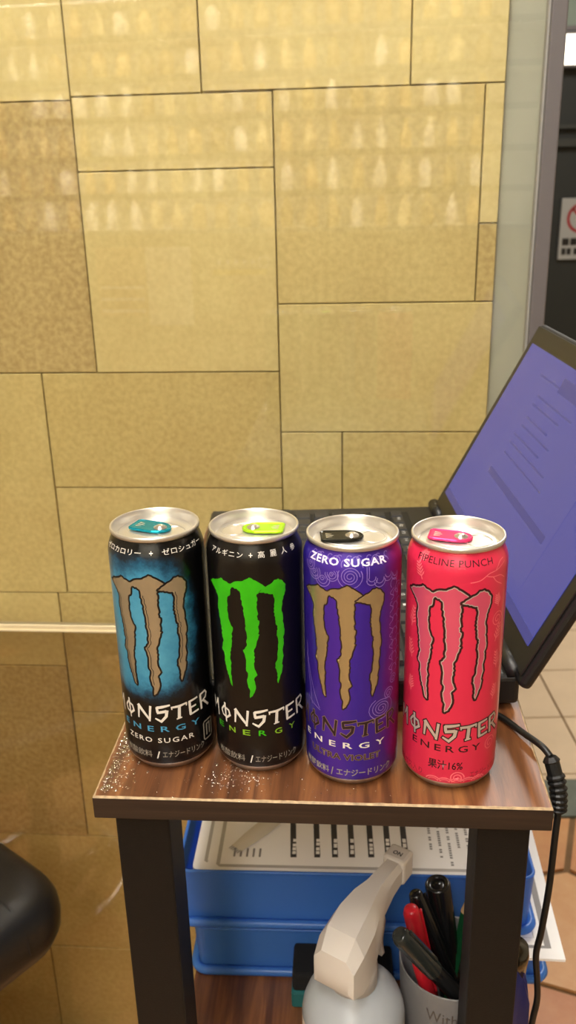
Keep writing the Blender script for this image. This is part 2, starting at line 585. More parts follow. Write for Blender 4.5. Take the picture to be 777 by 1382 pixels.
sg = thing('notice_sign', 'white notice with red prohibition ring on dark wall', 'sign', (1.305, 4.055, 1.035))
obj('board', bx(-0.088, 0.088, -0.012, 0, -0.128, 0.128, bevel=0.002), mat('sign_white', (150, 150, 146), 0.6), sg)
bm = bmesh.new()
ribbon(bm, [(0.056 * math.cos(2 * PI * k / 40), 0.045 + 0.056 * math.sin(2 * PI * k / 40)) for k in range(41)], 0.013)
ribbon(bm, [(-0.039, 0.084), (0.039, 0.006)], 0.012)
def stand(bm, y):
    for v in bm.verts:
        v.co = Vector((v.co.x, y, v.co.y))
    return bm
obj('prohibition_ring', stand(bm, -0.0125), mat('sign_red', (140, 34, 38), 0.5), sg)
obj('lettering', stand(text_bm('■■ ■■', -0.075, 0.075, -0.068, -0.038, bold=0.02), -0.0125), M_black, sg)
obj('lettering', stand(text_bm('■■ ■■■ ■', -0.075, 0.075, -0.108, -0.080), -0.0125), M_black, sg)

# ceiling lamps
M_lampd = mat('lamp_diffuser', (255, 244, 226), 0.5, emit=4.0)
for x, y, z, sx, sy, p in LAMPS:
    t = thing('ceiling_lamp', 'long ceiling lamp ' + ('over the table' if y > -0.5 else 'across the room'), 'lamp', (x, y, 2.60))
    obj('housing', bx(-sx / 2 - .02, sx / 2 + .02, -sy / 2 - .02, sy / 2 + .02, -0.05, 0.0, bevel=0.004), M_frame, t)
    obj('diffuser', bx(-sx / 2, sx / 2, -sy / 2, sy / 2, -0.056, -0.0505), M_lampd, t)

# ------------------------------------------------------------------ the side table
T = 0.90
TY = R(-4.45)
table = thing('side_table', 'narrow wooden side table with black square legs and a lower shelf', 'table', (-0.1217, 0.4415, 0), TY)
TW, TD = 0.2723, 0.450
obj('tabletop', bx(0.0006, TW - 0.0006, 0.0006, TD - 0.0006, T - 0.0150, T), M_wood, table)
bm = bmesh.new()
box(bm, 0, TW, -0.0004, 0.0006, T - 0.0152, T - 0.0009); box(bm, 0, TW, TD - 0.0006, TD + 0.0004, T - 0.0152, T - 0.0009)
box(bm, -0.0004, 0.0006, 0, TD, T - 0.0152, T - 0.0009); box(bm, TW - 0.0006, TW + 0.0004, 0, TD, T - 0.0152, T - 0.0009)
obj('edge_band', bm, M_woodedge, table)


def chipped_strip(along, length, at, inward):
    # thin pale strip where the laminate edge has worn off, uneven inner border
    bm = bmesh.new(); n = int(length / 0.0022); prev = None
    rr = random.Random(int(length * 1e4) + int(at * 1e4)); wd = 0.0012
    for i in range(n + 1):
        s = i / n * length
        wd = 0.6 * wd + 0.4 * rr.choice((0.0006, 0.0008, 0.0010, 0.0017))
        a, b, c = at - 0.0003 * inward, at + 0.0006 * inward, at + wd * inward
        pts = [(a, T - 0.0009), (b, T + 0.00008), (c, T + 0.00010)]
        cur = [bm.verts.new((s, q, z) if along == 'x' else (q, s, z)) for q, z in pts]
        if prev:
            for k in range(2):
                bm.faces.new((prev[k], cur[k], cur[k + 1], prev[k + 1]))
        prev = cur
    return obj('worn_edge', bm, M_worn, table)


chipped_strip('x', TW, 0.0, 1); chipped_strip('y', TD, 0.0, 1); chipped_strip('y', TD, TW, -1)
ZS = 0.56
for ux, lw in ((0.0105, 0.0335), (TW - 0.0105 - 0.0310, 0.0310)):
    for vy in (0.0055, TD - 0.0055 - 0.034):
        obj('leg', bx(ux, ux + lw, vy, vy + 0.034, 0.0, T - 0.0150, bevel=0.0012), M_leg, table)
bm = bmesh.new()
sh = [(0.012, 0.0395), (0.0445, 0.0395), (0.0445, 0.012), (TW - 0.0445, 0.012), (TW - 0.0445, 0.0395), (TW - 0.0005, 0.0395),
      (TW - 0.0005, TD - 0.0395), (TW - 0.0445, TD - 0.0395), (TW - 0.0445, TD - 0.012), (0.0445, TD - 0.012), (0.0445, TD - 0.0395), (0.012, TD - 0.0395)]
prism(bm, sh, ZS - 0.015, ZS)
obj('lower_shelf', bm, M_wood, table)

# water droplets and wet smears left on the wood
M_water = glass_pane_mat('water', (1, 1, 1, 1), 0.26)
bm = bmesh.new(); rr = random.Random(5)


def drop(x, y, r, h):
    st = rr.uniform(0.6, 1.6); an = rr.uniform(0, PI); c_, s_ = math.cos(an), math.sin(an)
    rings = []
    for q, z in ((1.0, 0.00002), (0.85, 0.55 * h), (0.5, 0.9 * h)):
        ring = []
        for k in range(7):
            a = 2 * PI * k / 7
            lx, ly = q * r * st * math.cos(a), q * r / st * math.sin(a)
            ring.append(bm.verts.new((x + lx * c_ - ly * s_, y + lx * s_ + ly * c_, T + 0.0001 + z)))
        rings.append(ring)
    top = bm.verts.new((x, y, T + 0.0001 + h))
    for a, b in zip(rings[:-1], rings[1:]):
        for k in range(7):
            bm.faces.new((a[k], a[(k + 1) % 7], b[(k + 1) % 7], b[k]))
    for k in range(7):
        bm.faces.new((rings[-1][k], rings[-1][(k + 1) % 7], top))


for _ in range(220):                                   # along the left edge beside the first can
    drop(0.003 + abs(rr.gauss(0, 0.008)), rr.uniform(0.006, 0.085), rr.uniform(0.0005, 0.0016), rr.uniform(0.0002, 0.0005))
for _ in range(150):                                   # in front of the two left cans
    drop(rr.gauss(0.085, 0.012), rr.gauss(0.022, 0.009), rr.uniform(0.0003, 0.0010), rr.uniform(0.0002, 0.0005))
for _ in range(60):
    drop(rr.uniform(0.01, 0.2), rr.uniform(0.004, 0.02), rr.uniform(0.0002, 0.0006), 0.0003)
o = obj('water_droplets', bm, M_water, None, True, 'stuff')
o.matrix_world = Matrix.Translation((-0.1217, 0.4415, 0)) @ Matrix.Rotation(TY, 4, 'Z')
tag(o, 'scattered water droplets on the wooden tabletop around the cans', 'water')

# ------------------------------------------------------------------ drink cans
RB = 28.5
PROF = [(27.75, 6.6), (28.3, 8.2), (28.5, 10), (28.5, 141.5), (28.42, 143.5), (28.1, 145.6), (27.4, 148.0), (26.5, 150.2), (25.7, 152.0), (25.2, 153.4), (25.1, 154.0)]


def prof_r(z):
    if z <= PROF[0][1]:
        return PROF[0][0]
    for (r0, z0), (r1, z1) in zip(PROF[:-1], PROF[1:]):
        if z0 <= z <= z1:
            return r0 + (r1 - r0) * (z - z0) / (z1 - z0)
    return PROF[-1][0]


def wrap(bm, lift, da=0.0, dz=0.0):
    """roll a flat print (mm: x = arc length, y = height) around the can"""
    for v in bm.verts:
        v.co.x += da; v.co.y += dz
    xs = [v.co.x for v in bm.verts]; ys = [v.co.y for v in bm.verts]
    x = math.ceil(min(xs) / 1.5) * 1.5
    while x < max(xs):
        bmesh.ops.bisect_plane(bm, geom=bm.verts[:] + bm.edges[:] + bm.faces[:], plane_co=(x, 0, 0), plane_no=(1, 0, 0))
        x += 1.5
    if max(ys) > 142:
        for z in (141.5, 143.5, 145.6, 148.0, 150.2, 152.0):
            bmesh.ops.bisect_plane(bm, geom=bm.verts[:] + bm.edges[:] + bm.faces[:], plane_co=(0, z, 0), plane_no=(0, 1, 0))
    for v in bm.verts:
        a = v.co.x / RB; z = v.co.y; r = prof_r(z) + lift
        v.co = Vector((r * math.sin(a), -r * math.cos(a), z)) * 0.001
    return bm


def ink(parent, bm, m, lift=0.10, name='lettering', da=0.0, dz=0.0, kind=None):
    wrap(bm, lift, da, dz)
    bm.normal_update()
    for f in bm.faces:
        c = f.calc_center_median()
        if f.normal.dot(Vector((c.x, c.y, 0))) < 0:
            f.normal_flip()
        f.smooth = True
    me = bpy.data.meshes.new(name); bm.to_mesh(me); bm.free()
    return link(name, me, m, parent)


CL = [(-36.5, 127.2), (-32.0, 129.4), (-27.7, 130.6), (-25.1, 132.3), (-22.1, 131.0), (-18.1, 130.0), (-17.6, 127.8), (-18.4, 126.2), (-18.6, 123.3), (-20.7, 121.1), (-21.1, 118.4), (-20.7, 115.6), (-21.3, 112.6), (-20.7, 108.9), (-19.5, 104.5), (-18.0, 102.1), (-18.4, 99.1), (-19.2, 94.6), (-19.3, 90.2), (-19.9, 86.5), (-20.7, 82.3), (-20.0, 78.0), (-20.4, 74.4), (-20.8, 70.2), (-20.3, 66.3), (-20.0, 62.1), (-21.0, 62.9), (-22.3, 67.5), (-23.2, 71.2), (-24.2, 74.8), (-25.3, 78.4), (-25.1, 82.5), (-27.0, 86.1), (-25.4, 91.3), (-26.2, 94.9), (-26.6, 99.0), (-27.1, 103.6), (-28.0, 108.1), (-28.8, 111.7), (-28.5, 115.6), (-28.4, 119.5), (-29.9, 122.7), (-33.0, 125.0)]
CM = [(-18.1, 130.0), (-15.9, 131.6), (-12.9, 132.4), (-9.5, 133.5), (-6.7, 135.1), (-4.2, 133.6), (-1.2, 131.8), (1.4, 129.7), (3.3, 128.6), (-1.4, 126.1), (-2.9, 123.5), (-2.4, 120.7), (-3.0, 116.9), (-2.5, 113.2), (-2.7, 109.4), (-1.7, 106.5), (-2.4, 102.7), (-2.7, 99.3), (-1.8, 98.6), (-2.9, 95.7), (-4.0, 91.8), (-5.6, 87.7), (-5.0, 83.9), (-5.8, 79.8), (-5.5, 75.9), (-4.0, 72.0), (-6.1, 68.8), (-5.5, 65.9), (-5.7, 61.3), (-7.3, 57.5), (-9.0, 56.1), (-8.7, 60.4), (-9.7, 63.3), (-10.3, 67.2), (-9.6, 71.4), (-10.7, 76.2), (-10.4, 80.2), (-11.0, 85.0), (-12.0, 88.3), (-9.7, 91.1), (-9.7, 95.0), (-9.4, 99.2), (-10.2, 102.9), (-10.0, 106.8), (-10.7, 111.4), (-10.6, 115.2), (-11.5, 118.9), (-12.0, 122.5), (-12.6, 126.1), (-14.4, 127.6), (-17.6, 127.8)]
CR = [(-1.8, 125.8), (1.5, 128.0), (5.2, 130.0), (7.8, 132.2), (10.3, 132.5), (13.3, 130.4), (15.2, 127.7), (15.1, 123.9), (13.5, 120.6), (12.7, 116.1), (12.0, 111.5), (12.8, 107.5), (12.5, 104.7), (13.3, 100.7), (13.4, 96.0), (12.5, 93.9), (12.9, 90.8), (12.5, 88.5), (11.9, 86.2), (12.6, 82.0), (11.6, 78.3), (11.6, 74.3), (10.1, 69.7), (8.4, 64.4), (7.8, 67.2), (8.2, 71.1), (6.8, 75.4), (7.1, 78.8), (8.4, 81.1), (8.5, 85.0), (8.9, 88.8), (9.2, 92.7), (8.3, 96.7), (8.5, 99.6), (9.1, 102.6), (7.8, 104.8), (7.8, 108.6), (6.8, 112.1), (7.4, 115.3), (7.7, 119.0), (7.0, 121.9), (6.7, 123.6), (3.3, 124.7), (0.3, 125.3)]

# hand-drawn capital letters of the word mark: strokes in mm, x from the S, y from the base line; (points, widths)
WORD = [
    ([(-38.6, 0.4), (-38.0, 9.4)], [0.9, 1.7]), ([(-38.4, 9.2), (-35.2, 4.2), (-31.8, 9.8)], [1.5, 1.3, 1.6]), ([(-32.0, 10.4), (-31.2, -1.2)], [1.9, 1.1]),
    ([(-27.2, 5.0), (-25.0, 8.0), (-20.8, 6.8), (-19.8, 3.6), (-22.6, 1.0), (-26.0, 2.0), (-27.2, 5.0)], [1.3, 1.5, 1.5, 1.7, 1.5, 1.2, 1.3]),
    ([(-24.0, 11.0), (-23.0, -2.2)], [1.6, 1.0]),
    ([(-16.0, 0.0), (-15.2, 9.4)], [1.0, 1.8]), ([(-15.8, 9.6), (-8.2, 0.0)], [2.2, 1.5]), ([(-8.4, -1.2), (-7.2, 9.8)], [1.3, 1.5]),
    ([(4.9, 10.3), (0.0, 9.3), (-3.3, 8.8)], [1.2, 1.9, 1.8]), ([(-3.2, 9.2), (-2.9, 5.4)], [1.6, 1.6]), ([(-3.4, 5.2), (2.6, 6.2)], [1.8, 2.0]),
    ([(2.9, 6.8), (2.2, 2.6), (-1.2, -1.2)], [1.9, 1.9, 1.5]), ([(-0.4, -1.2), (-4.6, 1.3)], [1.7, 1.0]),
    ([(5.6, 8.4), (10.5, 8.5), (15.4, 9.6)], [1.3, 1.7, 1.1]), ([(10.6, 9.0), (10.0, 0.0)], [1.8, 1.9]), ([(8.4, -0.2), (11.8, 0.4)], [0.9, 0.9]), ([(5.7, 9.0), (5.9, 6.8)], [0.9, 0.7]), ([(15.2, 9.8), (15.0, 7.6)], [0.9, 0.7]),
    ([(17.2, 9.6), (17.6, 0.4)], [1.7, 1.7]), ([(16.6, 9.4), (23.2, 10.4)], [1.5, 1.2]), ([(17.4, 5.0), (21.8, 5.6)], [1.3, 1.2]), ([(17.0, 0.4), (23.8, 1.4)], [1.4, 1.3]),
    ([(25.6, 10.6), (26.2, 0.2)], [1.7, 1.6]), ([(25.2, 10.6), (30.2, 11.4), (31.6, 9.2), (30.4, 6.8), (26.2, 5.2)], [1.4, 1.4, 1.6, 1.4, 1.1]), ([(27.6, 6.2), (33.2, 0.0)], [1.4, 1.5]),
]


def word_bm(extra=0.0):
    bm = bmesh.new()
    for pts, ws in WORD:
        p = [Vector((x, y)) for x, y in pts]
        if extra:
            p[0] = p[0] + (p[0] - p[1]).normalized() * extra * 0.5
            p[-1] = p[-1] + (p[-1] - p[-2]).normalized() * extra * 0.5
        ribbon(bm, [(a.x, a.y) for a in p], [q + extra for q in ws])
    return bm


def can_shell_mat(name, col, rough=0.3, metal=0.25):
    return mat(name, col, rough, metal, coat=0.35)


def blue_can_mat():
    m, nt, b = newmat('blue_black_can_print'); L = nt.links.new
    tc = N(nt, 'ShaderNodeTexCoord'); sp = N(nt, 'ShaderNodeSeparateXYZ'); L(tc.outputs['Object'], sp.inputs[0])
    ang = math_node(nt, 'ARCTAN2', sp.outputs[0], math_node(nt, 'MULTIPLY', sp.outputs[1], -1.0))
    n = N(nt, 'ShaderNodeTexNoise', inputs={'Scale': 75.0, 'Detail': 6.0, 'Roughness': 0.7}); L(tc.outputs['Object'], n.inputs['Vector'])
    du = math_node(nt, 'DIVIDE', math_node(nt, 'ADD', ang, 0.42), 1.30)
    dz = math_node(nt, 'DIVIDE', math_node(nt, 'SUBTRACT', sp.outputs[2], 0.099), 0.0445)
    d = math_node(nt, 'ADD', math_node(nt, 'POWER', math_node(nt, 'ABSOLUTE', du), 3.0), math_node(nt, 'POWER', math_node(nt, 'ABSOLUTE', dz), 3.0))
    d = math_node(nt, 'ADD', d, math_node(nt, 'MULTIPLY', math_node(nt, 'SUBTRACT', n.outputs['Fac'], 0.5), 1.5))
    d = math_node(nt, 'DIVIDE', d, 2.0)
    r = ramp(nt, [(0.0, (84, 168, 205)), (0.22, (66, 150, 192)), (0.42, (30, 88, 122)), (0.56, (14, 36, 52)), (0.72, (10, 11, 13))])
    L(d, r.inputs[0]); L(r.outputs[0], b.inputs['Base Color'])
    b.inputs['Roughness'].default_value = 0.28; b.inputs['Metallic'].default_value = 0.25
    b.inputs['Coat Weight'].default_value = 0.35; b.inputs['Coat Roughness'].default_value = 0.12
    return m


def violet_can_mat():
    m, nt, b = newmat('violet_can_print'); L = nt.links.new
    tc = N(nt, 'ShaderNodeTexCoord'); sp = N(nt, 'ShaderNodeSeparateXYZ'); L(tc.outputs['Object'], sp.inputs[0])
    ang = math_node(nt, 'ARCTAN2', sp.outputs[0], math_node(nt, 'MULTIPLY', sp.outputs[1], -1.0))
    n = N(nt, 'ShaderNodeTexNoise', inputs={'Scale': 40.0, 'Detail': 3.0}); L(tc.outputs['Object'], n.inputs['Vector'])
    a = math_node(nt, 'ADD', math_node(nt, 'MULTIPLY', ang, 0.32), 0.5)
    a = math_node(nt, 'ADD', a, math_node(nt, 'MULTIPLY', math_node(nt, 'SUBTRACT', n.outputs['Fac'], 0.5), 0.12))
    r = ramp(nt, [(0.05, (46, 34, 150)), (0.38, (78, 40, 166)), (0.5, (60, 34, 160)), (0.72, (70, 32, 140)), (0.86, (118, 30, 104)), (1.0, (122, 26, 90))])
    L(a, r.inputs[0]); L(r.outputs[0], b.inputs['Base Color'])
    b.inputs['Roughness'].default_value = 0.3; b.inputs['Metallic'].default_value = 0.3
    b.inputs['Coat Weight'].default_value = 0.35; b.inputs['Coat Roughness'].default_value = 0.12
    return m


def tab_bm():
    # pull tab: finger end at -x, rivet end at +x ; mm, z = 0 underside
    bm = bmesh.new()
    outer = []
    for x, y in [(-12.5, -5.6), (-11.6, -6.9), (-9.5, -7.5), (4, -7.7), (8.2, -6.6), (11, -4.2), (12.2, -1.6), (12.4, 0)]:
        outer.append((x, y))
    outer = outer + [(x, -y) for x, y in outer[-2::-1]]
    inner = [(x * 0.90, y * 0.84) for x, y in outer]
    rings = []
    for poly, z in ((outer, 0.0), (outer, 1.0), ([(x * .955, y * .93) for x, y in outer], 1.35), (inner, 0.95)):
        rings.append([bm.verts.new((x, y, z)) for x, y in poly])
    n = len(outer)
    for a, b in zip(rings[:-1], rings[1:]):
        for i in range(n):
            bm.faces.new((a[i], a[(i + 1) % n], b[(i + 1) % n], b[i]))
    bm.faces.new(rings[0][::-1]); bm.faces.new(rings[-1])
    for v in bm.verts:
        v.co *= 0.001
    return bm


def make_can(name, label, loc, body_mat, tab_mat, tab_rot, tab_off):
    t = thing(name, label, 'can', (*loc, T + 0.0001), 0, 'energy drink cans in a row on the tabletop')
    bm = bmesh.new(); lathe(bm, [(r * .001, z * .001) for r, z in PROF], 96)
    obj('body', bm, body_mat, t, True)
    bm = bmesh.new()
    lathe(bm, [(r * .001, z * .001) for r, z in [(0, 8.0), (12, 6.2), (19.5, 2.2), (21.6, 0.2), (22.6, 0.0), (23.6, 0.5), (25.0, 2.4), (26.6, 4.4), (27.5, 6.0), (27.78, 6.7)]], 96)
    obj('base_rim', bm, M_alu, t, True)
    bm = bmesh.new()
    lathe(bm, [(r * .001, z * .001) for r, z in [(25.0, 153.6), (25.3, 154.0), (26.2, 154.4), (26.55, 155.0), (26.6, 156.0), (26.45, 156.8), (26.0, 157.2), (25.5, 157.2), (25.1, 156.8),
                                                  (24.6, 154.2), (24.0, 151.6), (23.4, 150.6), (22.8, 150.5), (22.3, 150.9), (21.9, 152.0), (21.3, 152.4), (18, 152.45), (0, 152.5)]], 96)
    lid = obj('lid', bm, M_lid, t, True)
    # bead around the opening and the rivet island
    bm = bmesh.new()
    ca, sa = math.cos(tab_rot), math.sin(tab_rot)
    pts = []
    for k in range(33):
        a = 2 * PI * k / 32
        lx = 11.5 + 7.5 * math.cos(a); ly = 8.5 * math.sin(a)
        pts.append(((lx * ca - ly * sa) * .001, (lx * sa + ly * ca) * .001, 0.1525))
    tube(bm, pts, 0.00045, 6, False)
    pts = []
    for k in range(25):
        a = 2 * PI * k / 24
        lx = 1 + 18.5 * math.cos(a); ly = 12 * math.sin(a)
        pts.append(((lx * ca - ly * sa) * .001, (lx * sa + ly * ca) * .001, 0.1524))
    tube(bm, pts, 0.0005, 6, False)
    obj('score_bead', bm, M_lid, lid, True)
    tb = obj('pull_tab', tab_bm(), tab_mat, t)
    tb.location = (tab_off[0] * .001, tab_off[1] * .001, 0.1533)
    tb.rotation_euler = (0, R(1.5), tab_rot)
    bm = bmesh.new(); lathe(bm, [(0.0040, 0.0009), (0.0039, 0.0013), (0.0026, 0.0015), (0.0022, 0.0023), (0.0014, 0.0026), (0, 0.0026)], 24, 0.0058, 0)
    obj('rivet', bm, M_alu, tb, True)
    bm = bmesh.new()
    for k, (y, l) in enumerate(((-2.6, 3.6), (0, 4.6), (2.6, 3.6))):
        ribbon(bm, [(-9.4, y), (-9.4 + l, y * 0.8)], [1.7, 0.4])
    for v in bm.verts:
        v.co = Vector((v.co.x, v.co.y, 1.02)) * 0.001
    obj('stamped_claws', bm, M_lid if tab_mat is not M_tabk else M_alu, tb)
    return t


def jagged(poly, amp, seed):
    """torn edge: extra points pushed in and out between the traced ones"""
    rj = random.Random(seed); out = []
    for i, (x, z) in enumerate(poly):
        x2, z2 = poly[(i + 1) % len(poly)]
        out.append((x, z))
        l = math.hypot(x2 - x, z2 - z)
        if l < 1.6 or i == len(poly) - 1:
            continue
        nx, nz = -(z2 - z) / l, (x2 - x) / l
        for f in ((0.5,) if l < 3 else (0.33, 0.68)):
            o = rj.uniform(-amp, amp)
            out.append((x + (x2 - x) * f + nx * o, z + (z2 - z) * f + nz * o))
    return out


CL = CL[6:] + CL[:6]                                # the joint of the first two claws falls on the closing edge
JC = [jagged(p, 0.42, 11 + k) for k, p in enumerate((CL, CM, CR))]


def claws(t, da, m, outline=None, ow=0.7, m_edge=None, grow=0.0):
    for q_, poly in enumerate(JC):
        up = 0.06 if q_ == 2 else 0.0
        c = ink(t, poly_bm(poly, grow), m, 0.10 + up, 'claw_mark', da)
        if m_edge:
            bm = bmesh.new(); ribbon(bm, poly + ([poly[0]] if q_ == 2 else []), 0.5)
            ink(c, bm, m_edge, 0.115 + up, 'claw_edge', da)
        if outline:
            bm = bmesh.new(); ribbon(bm, poly + [poly[0], poly[1]], ow)
            for (x, z) in poly:                      # round the corners of the outline
                pv = [bm.verts.new((x + ow / 2 * math.cos(2 * PI * k / 8), z + ow / 2 * math.sin(2 * PI * k / 8), 0)) for k in range(8)]
                bm.faces.new(pv)
            ink(c, bm, outline, 0.08 + up, 'claw_outline', da)


M_tabb = mat('turquoise_tab', (30, 160, 185), 0.25, 0.8)
M_tabg = mat('lime_tab', (170, 225, 20), 0.3, 0.55)
M_tabk = mat('black_tab', (40, 40, 36), 0.22, 0.8)
M_tabp = mat('pink_tab', (240, 60, 120), 0.3, 0.6)
M_foil = mat('reflection_tan_foil', (188, 172, 142), 0.22, 0.62)  # bare aluminium; the tan it reflects is put into its colour
M_gold = mat('gold_foil', (200, 178, 132), 0.24, 0.7)
M_cyan = mat('cyan_ink', (70, 150, 190), 0.4)
M_green = mat('green_ink', (58, 190, 20), 0.32, 0.15, var=0.25, vscale=25)
M_limei = mat('lime_ink', (130, 180, 40), 0.4)
M_pinkf = mat('rose_foil', (236, 96, 128), 0.3, 0.4)
M_silverink = mat('silver_ink', (214, 206, 196), 0.3, 0.5)
M_ltpink = mat('pale_pink_ink', (246, 112, 124), 0.4)
M_dkred = mat('dark_red_ink', (150, 26, 42), 0.4)
M_maroon = mat('dark_maroon_ink', (52, 16, 20), 0.4)
M_lilac = mat('lilac_ink', (134, 110, 196), 0.4)
M_dkviolet = mat('dark_violet_ink', (44, 26, 30), 0.35)
M_tan = mat('tan_ink', (150, 124, 96), 0.35, 0.3)

XB = {'blue': (-0.0794, 0.4909), 'black': (-0.0204, 0.4853), 'violet': (0.0366, 0.4705), 'pink': (0.0962, 0.4647)}

# blue and black can
c1 = make_can('drink_can', 'blue and black energy drink can with bare metal claw mark and turquoise tab', XB['blue'],
              blue_can_mat(), M_tabb, R(-22), (-2, 1))
claws(c1, 5.3, M_foil, M_black, 2.3)
for poly in JC:                                     # thin inner contour down the left of each claw
    half = poly[int(len(poly) * (0.42 if poly is JC[0] else 0.62)):int(len(poly) * (0.82 if poly is JC[0] else 0.95))]
    bm = bmesh.new(); ribbon(bm, [(x + 1.2, z) for x, z in half], 0.4)
    ink(c1, bm, M_black, 0.22, 'claw_contour', 5.3)
ink(c1, text_bm('ゼロカロリー', -35.5, -5.0, 146.9, 150.3), M_white)
ink(c1, text_bm('+', 0.0, 2.2, 147.2, 149.6), M_white)
ink(c1, text_bm('ゼロシュガー', 7.6, 37.5, 146.9, 150.3), M_white)
ink(c1, word_bm(), M_white, da=-0.6 + 0.8, dz=38.6)
ink(c1, text_bm('ENERGY', -29.5, 24.0, 30.2, 34.2, 1.75, 0.012), M_cyan)
ink(c1, text_bm('ZERO SUGAR', -26.0, 19.2, 22.3, 25.8, 1.25, 0.01), M_white)
ink(c1, text_bm('炭酸飲料', -29.5, -8.4, 11.3, 16.0), M_grey)
ink(c1, text_bm('/', -5.5, -3.2, 10.8, 16.0, 1, 0.02), M_white)
ink(c1, text_bm('エナジードリンク', -1.6, 26.5, 11.5, 16.0), M_grey)
bm = bmesh.new()
ribbon(bm, [(28, 15.5), (35, 15.5), (35.8, 16.5), (35.8, 27.5), (35, 28.5), (28, 28.5), (27.2, 27.5), (27.2, 16.5), (28, 15.5), (29, 15.5)], 1.0)
ribbon(bm, [(30.0, 18), (30.0, 26)], 1.3); ribbon(bm, [(33.0, 18), (33.0, 26)], 1.3); ribbon(bm, [(29.5, 26), (33.5, 26)], 1.2)
ink(c1, bm, M_grey, name='recycling_mark')

# black and green can
c2 = make_can('drink_can', 'black energy drink can with bright green claw mark and lime tab', XB['black'],
              can_shell_mat('black_can_print', (16, 14, 14)), M_tabg, R(172), (5.5, 0.5))
claws(c2, 4.1, M_green)
ink(c2, text_bm('アルギニン', -29.5, -6.0, 146.5, 150.0, 1.15), M_white)
ink(c2, text_bm('+', -2.4, -0.2, 147.0, 149.4), M_white)
for k, ch in enumerate('高麗人参'):
    ink(c2, text_bm(ch, 3.0 + k * 7.4, 7.0 + k * 7.4, 146.5, 150.2), M_white)
ink(c2, word_bm(), M_white, da=0.6, dz=37.2)
for k, (ch, m) in enumerate(zip('ENERGY', (M_green, M_limei, M_limei, M_green, M_limei, M_limei))):
    xa = -29.0 + k * 9.9
    ink(c2, text_bm(ch, xa - 1.2, xa + 3.6, 29.6, 33.4, 1, 0.012), m)
ink(c2, text_bm('炭酸飲料', -31.0, -9.6, 10.4, 15.2), M_grey)
ink(c2, text_bm('/', -6.5, -4.4, 10.0, 15.4, 1, 0.02), M_white)
ink(c2, text_bm('エナジードリンク', -3.0, 24.5, 10.6, 15.2), M_grey)

# violet can
c3 = make_can('drink_can', 'violet energy drink can with gold claw mark, swirl pattern and black tab', XB['violet'],
              violet_can_mat(), M_tabk, R(2), (-6.0, -0.5))
claws(c3, 1.5, M_gold, M_dkviolet, 1.7)
ink(c3, text_bm('ZERO SUGAR', -31.0, 19.0, 146.4, 150.6, 1.1, 0.025), mat('bright_white_ink', (240, 226, 250), 0.4))
ink(c3, word_bm(0.55), M_tan, 0.08, da=-4.3, dz=38.0)
ink(c3, word_bm(-0.15), M_dkviolet, 0.14, da=-4.3, dz=38.0)
ink(c3, text_bm('ENERGY', -36.4, 19.0, 29.2, 33.2, 1.75, 0.015), M_white)
ink(c3, text_bm('ULTRA VIOLET', -30.2, 16.0, 20.6, 25.2, 1.05, 0.05), M_tan, 0.07)
ink(c3, text_bm('ULTRA VIOLET', -29.9, 15.7, 20.9, 24.9, 1.05, 0.0), M_dkviolet, 0.13)
ink(c3, text_bm('炭酸飲料', -36.5, -16.3, 9.5, 14.4, 1, 0.015), M_grey)
ink(c3, text_bm('/', -15.2, -13.4, 8.9, 14.6, 1, 0.02), M_grey)
ink(c3, text_bm('エナジードリンク', -11.5, 24.0, 9.8, 14.6, 1, 0.015), M_grey)


def spiral(cx, cz, r, turns, a0=0.0, flat=1.0, n=18):
    k = int(n * turns)
    return [(cx + r * (1 - 0.85 * i / k) * math.cos(a0 + 2 * PI * i / n), cz + flat * r * (1 - 0.85 * i / k) * math.sin(a0 + 2 * PI * i / n)) for i in range(k + 1)]


def arc(cx, cz, r, a0, a1, n=14, flat=1.0):
    return [(cx + r * math.cos(R(a0 + (a1 - a0) * i / n)), cz + flat * r * math.sin(R(a0 + (a1 - a0) * i / n))) for i in range(n + 1)]


bm = bmesh.new()
sw = [spiral(-3.5, 140.5, 5.6, 3), arc(-3.5, 140.5, 7.0, 150, 390)]
for (cx, cz, r) in ((-26, 140, 4.5), (-20, 137.5, 5), (-14, 141, 4), (-30, 144, 4)):
    sw += [arc(cx, cz, r, 170, 400), arc(cx, cz, r * 0.66, 160, 420), spiral(cx, cz, r * 0.4, 1.5)]
for (cx, cz, r) in ((9, 138, 3.2), (14, 136.5, 3.6), (20, 138.5, 3.4), (26, 137, 3)):
    sw += [arc(cx, cz, r, 180, 370), arc(cx, cz + 1.2, r * 0.7, 180, 370)]
sw += [[(6, 146), (6, 137)], [(7.3, 146), (7.3, 139)]]
sw += [spiral(16.5, 54, 7, 3, 1.0, 0.85), arc(16.5, 54, 8.6, 120, 420, flat=0.85), spiral(22, 62, 4.2, 2.2), spiral(26, 70, 3.5, 2)]
for k in range(7):
    z = 74 + k * 8
    sw += [[(23.5 + 1.8 * math.sin(q * 1.1 + k), z + q) for q in range(8)], arc(27, z + 3, 2.6, -60, 200), arc(31, z + 5, 2.2, 0, 250)]
sw += [arc(25, 132, 3, -30, 230), arc(30, 128, 3.4, 0, 270)]
sw += [[(-36, 92), (-34, 80), (-31, 70), (-27, 60), (-23, 52)], [(-36, 84), (-33.5, 72), (-31, 62), (-30, 52)], [(-34, 56), (-28, 53), (-22.5, 51)]]
for k in range(9):
    sw += [arc(-30 + k * 6, 147.5 + (k % 2) * 1.5, 2.6, 0, 220), arc(-28 + k * 6, 150.5, 1.6, 40, 260)]
for p in sw:
    ribbon(bm, p, 0.42)
ink(c3, bm, M_lilac, 0.05, 'swirl_print')['kind'] = 'stuff'

